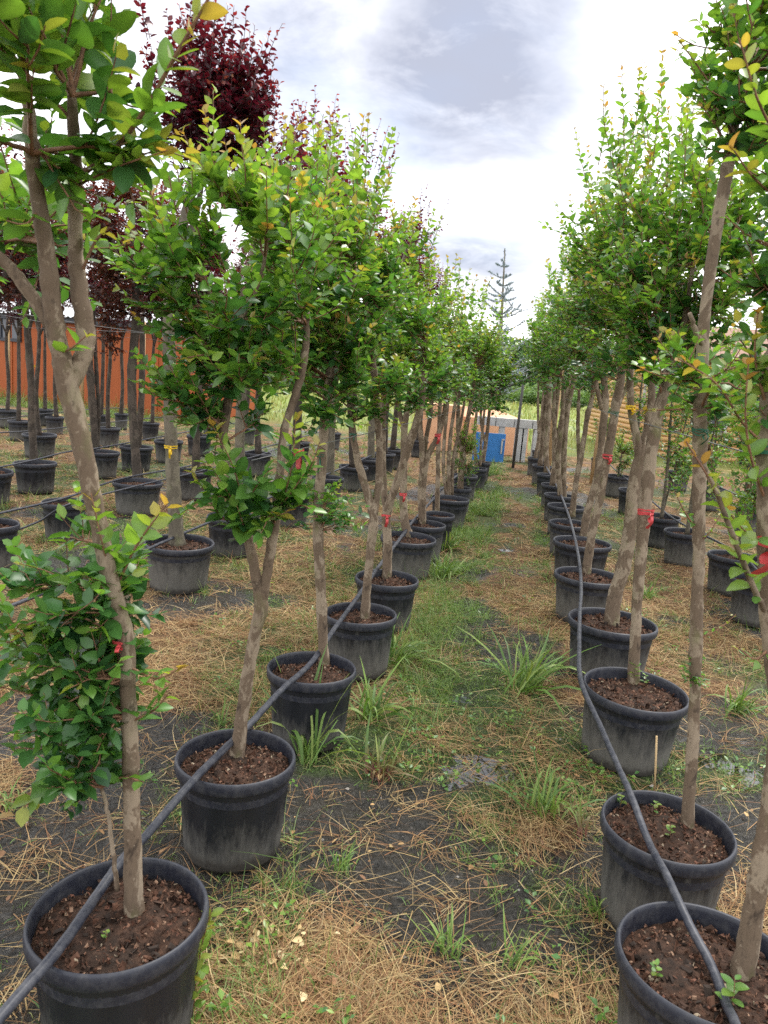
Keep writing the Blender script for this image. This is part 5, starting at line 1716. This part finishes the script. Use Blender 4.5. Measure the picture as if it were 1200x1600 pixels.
add('needles', nd.mesh('needles', MAT['needle'], False, True), spr, kind='stuff')

# ------------------------------------------------------------------ straw, grass and weeds
rng = np.random.default_rng(2024)
STRAW = np.array([(.46, .32, .14), (.40, .24, .10), (.32, .165, .065), (.25, .11, .045), (.52, .39, .20), (.36, .20, .085)])
GRASS = np.array([(.085, .17, .03), (.12, .225, .036), (.165, .265, .05), (.215, .29, .07), (.28, .29, .10)])


def blade_object(name, parts, mat, loc_prop):
    V = np.concatenate([p[0] for p in parts]); C = np.concatenate([p[2] for p in parts])
    Q, n = [], 0
    for p in parts:
        Q.append(p[1] + n); n += len(p[0])
    add(name, make_mesh(name, V, [np.concatenate(Q)], MAT[mat], C, True), None, None, **loc_prop)


def tufts(n_t, y0, y1, per, want, mk):
    x, y = scatter(rng, n_t, y0, y1)
    w = want(x, y)
    ok = (rng.uniform(0, 1, n_t) < w) & clear_of_pots(x, y, .01)
    return mk(x[ok], y[ok], per)


def straw_mk(x, y, per):
    n = len(x)
    N = n * per
    cx, cy = np.repeat(x, per), np.repeat(y, per)
    sc = np.repeat(rng.uniform(.5, 1.3, n), per)
    bx = cx + rng.normal(0, .045, N) * sc; by_ = cy + rng.normal(0, .045, N) * sc
    main = np.repeat(rng.uniform(0, 6.283, n), per)
    az = main + rng.normal(0, .75, N)
    L = rng.uniform(.07, .26, N) * sc
    el = np.abs(rng.normal(.16, .30, N))
    base = np.stack([bx, by_, height(bx, by_)], 1)
    col = STRAW[np.clip(np.repeat(rng.integers(0, 6, n), per) * (rng.uniform(0, 1, N) < .6) + rng.integers(0, 6, N) * (rng.uniform(0, 1, N) < .4), 0, 5)] * rng.uniform(.45, 1.1, (N, 1))
    wd = np.maximum(rng.uniform(.0016, .0044, N), .0007 * by_)
    ok = clear_of_pots(bx, by_, .0)
    return blades(rng, base[ok], az[ok], L[ok], el[ok], np.full(ok.sum(), .25), wd[ok], col[ok], 3, .28)


def grass_mk(hmin, hmax, cols):
    def f(x, y, per):
        n = len(x); N = n * per
        cx, cy = np.repeat(x, per), np.repeat(y, per)
        sc = np.repeat(rng.uniform(.5, 1.3, n), per)
        bx = cx + rng.normal(0, .022, N) * sc; by_ = cy + rng.normal(0, .022, N) * sc
        az = rng.uniform(0, 6.283, N)
        L = rng.uniform(hmin, hmax, N) * sc
        el = rng.uniform(.5, 1.45, N)
        base = np.stack([bx, by_, height(bx, by_)], 1)
        col = cols[rng.integers(0, len(cols), N)] * rng.uniform(.7, 1.15, (N, 1))
        wd = np.maximum(rng.uniform(.002, .0045, N), .0007 * by_)
        return blades(rng, base, az, L, el, rng.uniform(.1, .8, N), wd, col, 3, .28)
    return f


sparts = [tufts(10500, 1.2, 6.5, 15, lambda x, y: np.clip(cover(x, y)[0] * .95 - .02, 0.06, 1), straw_mk),
          tufts(11000, 5.0, 20, 9, lambda x, y: np.clip(cover(x, y)[0] * .9, 0.02, 1), straw_mk)]
# loose single straws
N = 5000
x, y = scatter(rng, N, 1.25, 9)
ok = clear_of_pots(x, y, .02) & (rng.uniform(0, 1, N) < .25 + .75 * cover(x, y)[0])
x, y = x[ok], y[ok]; N = len(x)
sparts.append(blades(rng, np.stack([x, y, height(x, y) + .004], 1), rng.uniform(0, 6.28, N), rng.uniform(.08, .42, N), np.abs(rng.normal(0, .12, N)), np.full(N, .1), np.maximum(rng.uniform(.0015, .0035, N), .0006 * y),
                     STRAW[rng.integers(0, 6, N)] * rng.uniform(.7, 1.2, (N, 1)), 4, .22))
blade_object('dry_straw', sparts, 'straw', dict(kind='stuff', label='matted tan straw lying over the muddy ground'))

# litter heaped against the foot of each pot
rx, ry_ = [], []
for px_, py_, r_ in POT_XY:
    if py_ < 9:
        a_ = rng.uniform(0, 6.283, 16)
        rx += list(px_ + (r_ + rng.uniform(.015, .06, 16)) * np.cos(a_)); ry_ += list(py_ + (r_ + rng.uniform(.015, .06, 16)) * np.sin(a_))
rx, ry_ = np.array(rx), np.array(ry_)
blade_object('pot_foot_straw', [straw_mk(rx[::2], ry_[::2], 9)], 'straw', dict(kind='stuff', label='straw caught round the feet of the pots'))
gparts = [tufts(1500, 6, 21, 10, lambda x, y: np.clip((fbm(x, y, .9, 55, 3) - .42) * 5, 0, 1) * (row_frame(x, y)[0] < -1.2), grass_mk(.08, .28, GRASS)),
          grass_mk(.04, .14, GRASS)(rx[1::3], ry_[1::3], 7), tufts(7500, 1.2, 7, 6, lambda x, y: np.clip(.12 + cover(x, y)[1], 0, 1), grass_mk(.02, .07, GRASS)),
          tufts(2600, 1.25, 7, 14, lambda x, y: np.clip(cover(x, y)[1] * 1.3 - .12, 0.015, 1), grass_mk(.03, .11, GRASS)),
          tufts(2600, 6, 20, 9, lambda x, y: np.clip(cover(x, y)[1] * 1.2, .02, 1), grass_mk(.06, .2, GRASS))]
N = 16000                                                   # meadow beyond the rows
y = rng.uniform(20, 62, N); x = rng.uniform(-.6, .75, N) * y
ok = row_frame(x, y)[1] > 21.5
x, y = x[ok], y[ok]; N = len(x)
gparts.append(blades(rng, np.stack([x, y, 0 * x], 1), rng.uniform(0, 6.28, N), rng.uniform(.15, .42, N), rng.uniform(1.0, 1.5, N), np.full(N, .15), .0016 * y, np.array([(.16, .22, .05), (.22, .26, .06), (.28, .28, .09), (.34, .30, .12)])[rng.integers(0, 4, N)], 2, .1))
blade_object('short_grass', gparts, 'blade', dict(kind='stuff', label='short green grass sprouting through the straw'))

# lush strip of grass along the pots of the left row
def strip(n_, s0, s1, lat0, sdv, l0, l1, per):
    al = rng.uniform(s0, s1, n_); la = lat0 + rng.normal(0, sdv, n_)
    x = la * RD[1] + al * RD[0]; y = al * RD[1] - la * RD[0]
    k_ = (fbm(x, y, 1.6, 77, 3) > .44) & clear_of_pots(x, y, .015)
    return grass_mk(l0, l1, GRASS[:4])(x[k_], y[k_], per)


wl = rng.uniform(0, WL, 420)
wx_ = A0[0] + Rm[0, 0] * wl - Rm[0, 1] * rng.uniform(.2, 2.2, 420); wy_ = A0[1] + Rm[1, 0] * wl - Rm[1, 1] * rng.uniform(.2, 2.2, 420)
blade_object('tall_grass', [grass_mk(.25, .75, GRASS[1:])(wx_, wy_, 9), strip(1900, 2.2, 15, -.50, .15, .07, .25, 13), strip(420, 2.4, 8, -.15, .25, .05, .16, 9), strip(260, 4, 17, .34, .07, .06, .16, 10), strip(500, 3, 9, -1.25, .12, .05, .15, 9), strip(400, 3, 12, 1.45, .3, .05, .16, 9),
                            strip(900, 5, 20, -4.6, 1.6, .06, .2, 9)],
             'blade', dict(kind='stuff', label='taller green grass growing along the rows of pots'))

# small broad-leaved weeds
x, y = scatter(rng, 1500, 1.3, 9)
cv = cover(x, y)[1]
ok = (rng.uniform(0, 1, len(x)) < np.clip(cv * 1.1 - .15, 0.0, 1)) & clear_of_pots(x, y, .01)
x, y = x[ok], y[ok]
n = len(x); per = 9
cx, cy = np.repeat(x, per), np.repeat(y, per); N = n * per
a = rng.uniform(0, 6.283, N); rr = rng.uniform(.004, .05, N); hz = rng.uniform(.01, .07, N)
L = dict(pos=np.stack([cx + rr * np.cos(a), cy + rr * np.sin(a), height(cx, cy) + hz], 1), ax=np.stack([np.cos(a), np.sin(a), rng.uniform(-.1, .7, N)], 1), nr=np.stack([rng.normal(0, .3, N), rng.normal(0, .3, N), np.ones(N)], 1),
         sz=rng.uniform(.014, .034, N), age=rng.uniform(.25, .62, N))
add('low_weeds', leaf_mesh('low_weeds', L, np.arange(N), 'lo', PAL, MAT['leaf'], rng, np.zeros(3)), None, None, kind='stuff', label='small broad leaved weeds between the pots')

# dead curled leaves
N = 420
x, y = scatter(rng, N, 1.3, 6)
pl = on_z(430, 1500, 0)
x[:60] = pl[0] + rng.normal(0, .10, 60); y[:60] = pl[1] + rng.normal(0, .08, 60)
ok = clear_of_pots(x, y, .01)
x, y = x[ok], y[ok]; N = len(x)
a = rng.uniform(0, 6.283, N)
DP = np.array([(.12, .06, .03), (.24, .12, .05), (.36, .22, .09), (.46, .34, .16), (.54, .44, .24), (.58, .48, .28)])
L = dict(pos=np.stack([x, y, height(x, y) + rng.uniform(.008, .028, N)], 1), ax=np.stack([np.cos(a), np.sin(a), rng.normal(0, .25, N)], 1), nr=np.stack([rng.normal(0, .5, N), rng.normal(0, .5, N), np.ones(N)], 1), sz=rng.uniform(.014, .042, N), age=rng.uniform(.0, 1, N))
L['age'][:45] = rng.uniform(.55, 1, 45)
L['age'][45:] = rng.uniform(0, .55, N - 45)
add('dead_leaves', leaf_mesh('dead_leaves', L, np.arange(N), 'mid', DP, MAT['straw'], rng, np.zeros(3)), None, None, kind='stuff', label='curled dry leaves scattered on the ground')

# grit and pebbles on the mud
N = 2600
x, y = scatter(rng, N, 1.25, 6)
ok = clear_of_pots(x, y, .01); x, y = x[ok], y[ok]; N = len(x)
geo = Geo()
oct_v = np.array([[1, 0, 0], [0, 1, 0], [-1, 0, 0], [0, -1, 0], [0, 0, 1], [0, 0, -.5]], float)
oct_f = np.array([[0, 1, 4], [1, 2, 4], [2, 3, 4], [3, 0, 4]])
zz = height(x, y)
for i in range(N):
    s = rng.uniform(.002, .007) * (1 if rng.uniform() < .95 else 2.2)
    geo.put(oct_v * s * rng.uniform(.6, 1.3, (6, 3)) + [x[i], y[i], zz[i]], None, oct_f, np.array([(.06, .055, .05), (.12, .11, .1), (.2, .19, .17), (.09, .06, .045), (.3, .28, .25)])[rng.integers(0, 5)])
add('grit', geo.mesh('grit', MAT['mulch'], False, True), None, None, kind='stuff', label='fine grit and clods on the wet mud')

# taller weeds one can point to
WEEDS = [  # u, v, blades, length, lean azimuth, spread, red base, label
    (480, 1186, 26, .70, 1.5, .35, False, 'tall arching bright grass before the third pot of the left row'),
    (592, 1208, 26, .36, 1.4, .9, True, 'grass tuft with dark red stalk base in the middle of the path'),
    (578, 1125, 30, .46, 1.0, .7, False, 'leafy upright grass right of the third left pot'),
    (612, 1035, 30, .5, .4, .6, False, 'loose grass leaning out beside the fourth left pot'),
    (815, 1080, 46, .62, .5, .75, False, 'big clump of long grass leaning right in the path'),
    (715, 1020, 14, .20, 1.2, .8, True, 'thin upright grass with reddish foot in mid path'),
    (850, 1275, 34, .34, 1.5, .9, False, 'bright tuft of grass left of the bamboo stick pot'),
    (905, 1310, 9, .34, 1.9, .4, True, 'weed with long dark red stems beside the second right pot'),
    (800, 1520, 16, .22, .6, .6, False, 'slanting fresh grass blades low in the path foreground'),
    (695, 1490, 22, .20, 1.5, 1.0, False, 'spiky tuft of grass beside the wet mud patch'),
    (770, 1400, 16, .10, 1.5, 1.2, False, 'tiny star of grass on the wet mud'),
    (935, 1440, 18, .18, 2.2, 1.0, False, 'grass tuft left of the second right pot foot'),
    (1150, 1110, 40, .34, 5.9, .6, False, 'pale drooping grass clump at the right edge'),
    (690, 905, 44, .42, .3, 1.0, False, 'thick bright grass beside the sixth left pot'),
    (700, 860, 44, .42, .6, 1.0, False, 'thick grass clump right of the eighth left pot'),
    (530, 1360, 22, .17, 1.5, 1.0, False, 'upright grass tuft right of the second left pot'),
    (395, 1580, 130, .19, 1.6, 1.1, False, 'dense pale green grass patch at the bottom of the picture'),
    (320, 930, 16, .16, 1.5, 1.0, False, 'small grass tuft at the foot of the big plum pot'),
    (20, 1260, 20, .16, 1.5, 1.0, False, 'grass tuft on the mud at the left picture edge'),
    (650, 1110, 14, .18, 1.4, .8, False, 'grass tuft in front of the fourth left pot'),
    (345, 1135, 12, .2, 1.5, .6, False, 'short grass behind the second left pot'),
    (735, 770, 30, .36, 1.0, .9, False, 'grass clump right of the far left row pots'),
    (770, 735, 30, .4, 1.4, .9, False, 'grass clump before the blue board'),
    (1010, 935, 24, .3, 1.2, 1.0, False, 'bushy weed between the right row and the saplings'),
    (640, 690 + 330, 10, .2, 1.2, .9, False, 'sparse weed right of the fourth left pot'),
]
for i, (u, v, nb_, L_, az0, spr_, redb, lab) in enumerate(WEEDS):
    g = np.random.default_rng(3000 + i)
    p = on_z(u, v, 0.0)
    N = int(nb_ * 1.6)
    rad = .006 + .0008 * nb_
    bx = g.normal(0, rad, N); by_ = g.normal(0, rad, N)
    az = az0 + g.normal(0, 1.4 * spr_ + .2, N)
    L = L_ * g.uniform(.5, 1.15, N)
    el = g.uniform(.75, 1.45, N)
    col = GRASS[g.integers(0, 4, N)] * g.uniform(.8, 1.2, (N, 1))
    V, Q, C = blades(g, np.stack([bx, by_, 0 * bx - .005], 1), az, L, el, g.uniform(.15, .95, N), g.uniform(.004, .0095, N) * (0.5 if nb_ > 60 else 1) * min(1.9, L_ / .24), col, 5, .12, ground=False, widest=1.0)
    if redb:
        z = V[:, 2:3]
        k_ = np.clip(1 - z / (L_ * .35), 0, 1)
        C = C * (1 - k_) + np.array([.16, .015, .03]) * k_
    add('grass_clump', make_mesh('grass_clump', V, [Q], MAT['blade'], C), None, (p[0], p[1], float(height(p[0], p[1]))), label=lab, category='grass', group='tall grass clumps between the rows')

# seedlings growing in pots
SEED = [(990, 1068, .10, 9, 'green seedling at the trunk foot in the third right pot'), (1006, 1072, .06, 7, 'pale weed beside the seedling in the third right pot'), (1045, 1310, .05, 7, 'tiny seedling in the front of the bamboo stick pot'),
        (968, 1262, .05, 8, 'small green weed at the left of the bamboo stick pot'), (1022, 1272, .05, 6, 'fine green sprout beside the bamboo stick'), (1022, 1530, .045, 8, 'small green weed left of the hose in the nearest right pot'),
        (1140, 1580, .09, 8, 'young seedling with round leaves over the hose, nearest right pot'), (165, 1470, .03, 5, 'tiny sprout on the dark soil of the nearest left pot'), (100, 1490, .03, 5, 'little green shoot at the left soil edge of the nearest left pot')]
for i, (u, v, h, nl, lab) in enumerate(SEED):
    g = np.random.default_rng(4000 + i)
    p = on_z(u, v, SOIL_Z)
    r = root('weed_seedling', p, lab, 'weed', 'weeds growing in the pots')
    geo = Geo(); tube(geo, np.array([[0, 0, -.01], [.003, 0, h * .5], [.0, .003, h]]), [.0018, .0014, .001], 5)
    add('stem', geo.mesh('stem', MAT['twig']), r)
    a = np.arange(nl) * 2.4 + g.uniform(0, 6)
    zz = np.linspace(.3, 1, nl) * h
    for j in range(nl):
        o = add('leaf', single_leaf('green', PAL, MAT['leaf'], int(g.integers(4, 8)), int(g.integers(3))), r, (0, 0, zz[j]))
        s = h * g.uniform(.32, .5) * (1.15 - .4 * j / nl)
        o.scale = (s, s * 1.2, s)
        o.rotation_euler = (0, -g.uniform(.1, .6), a[j])

# trailing weed over the rim of the nearest left pot
g = np.random.default_rng(4100)
b = on_z(318, 1440, .30)
r = root('trailing_weed', b, 'narrow leaved weed climbing the right side of the nearest left pot', 'weed')
fol = Foliage(g, .05, .022, True, .3)
q = [at_y(u, v, b[1] + d) for u, v, d in ((300, 1600, -.02), (305, 1545, -.03), (312, 1495, -.03), (322, 1450, -.03), (330, 1425, -.03))]
fol.shoot(q, .0, .8, False, .3, .003, False)
q2 = [at_y(u, v, b[1] + d) for u, v, d in ((280, 1640, -.06), (285, 1590, -.06), (292, 1545, -.06), (300, 1515, -.06))]
fol.shoot(q2, .0, .8, False, .3, .003, False)
finish_tree(r, fol, b, 'green', PAL, MAT['leaf'], MAT['twig'], g, 60)

print('objects', len(bpy.data.objects), 'tris', sum(len(m.loops) - 2 * len(m.polygons) for m in bpy.data.meshes))
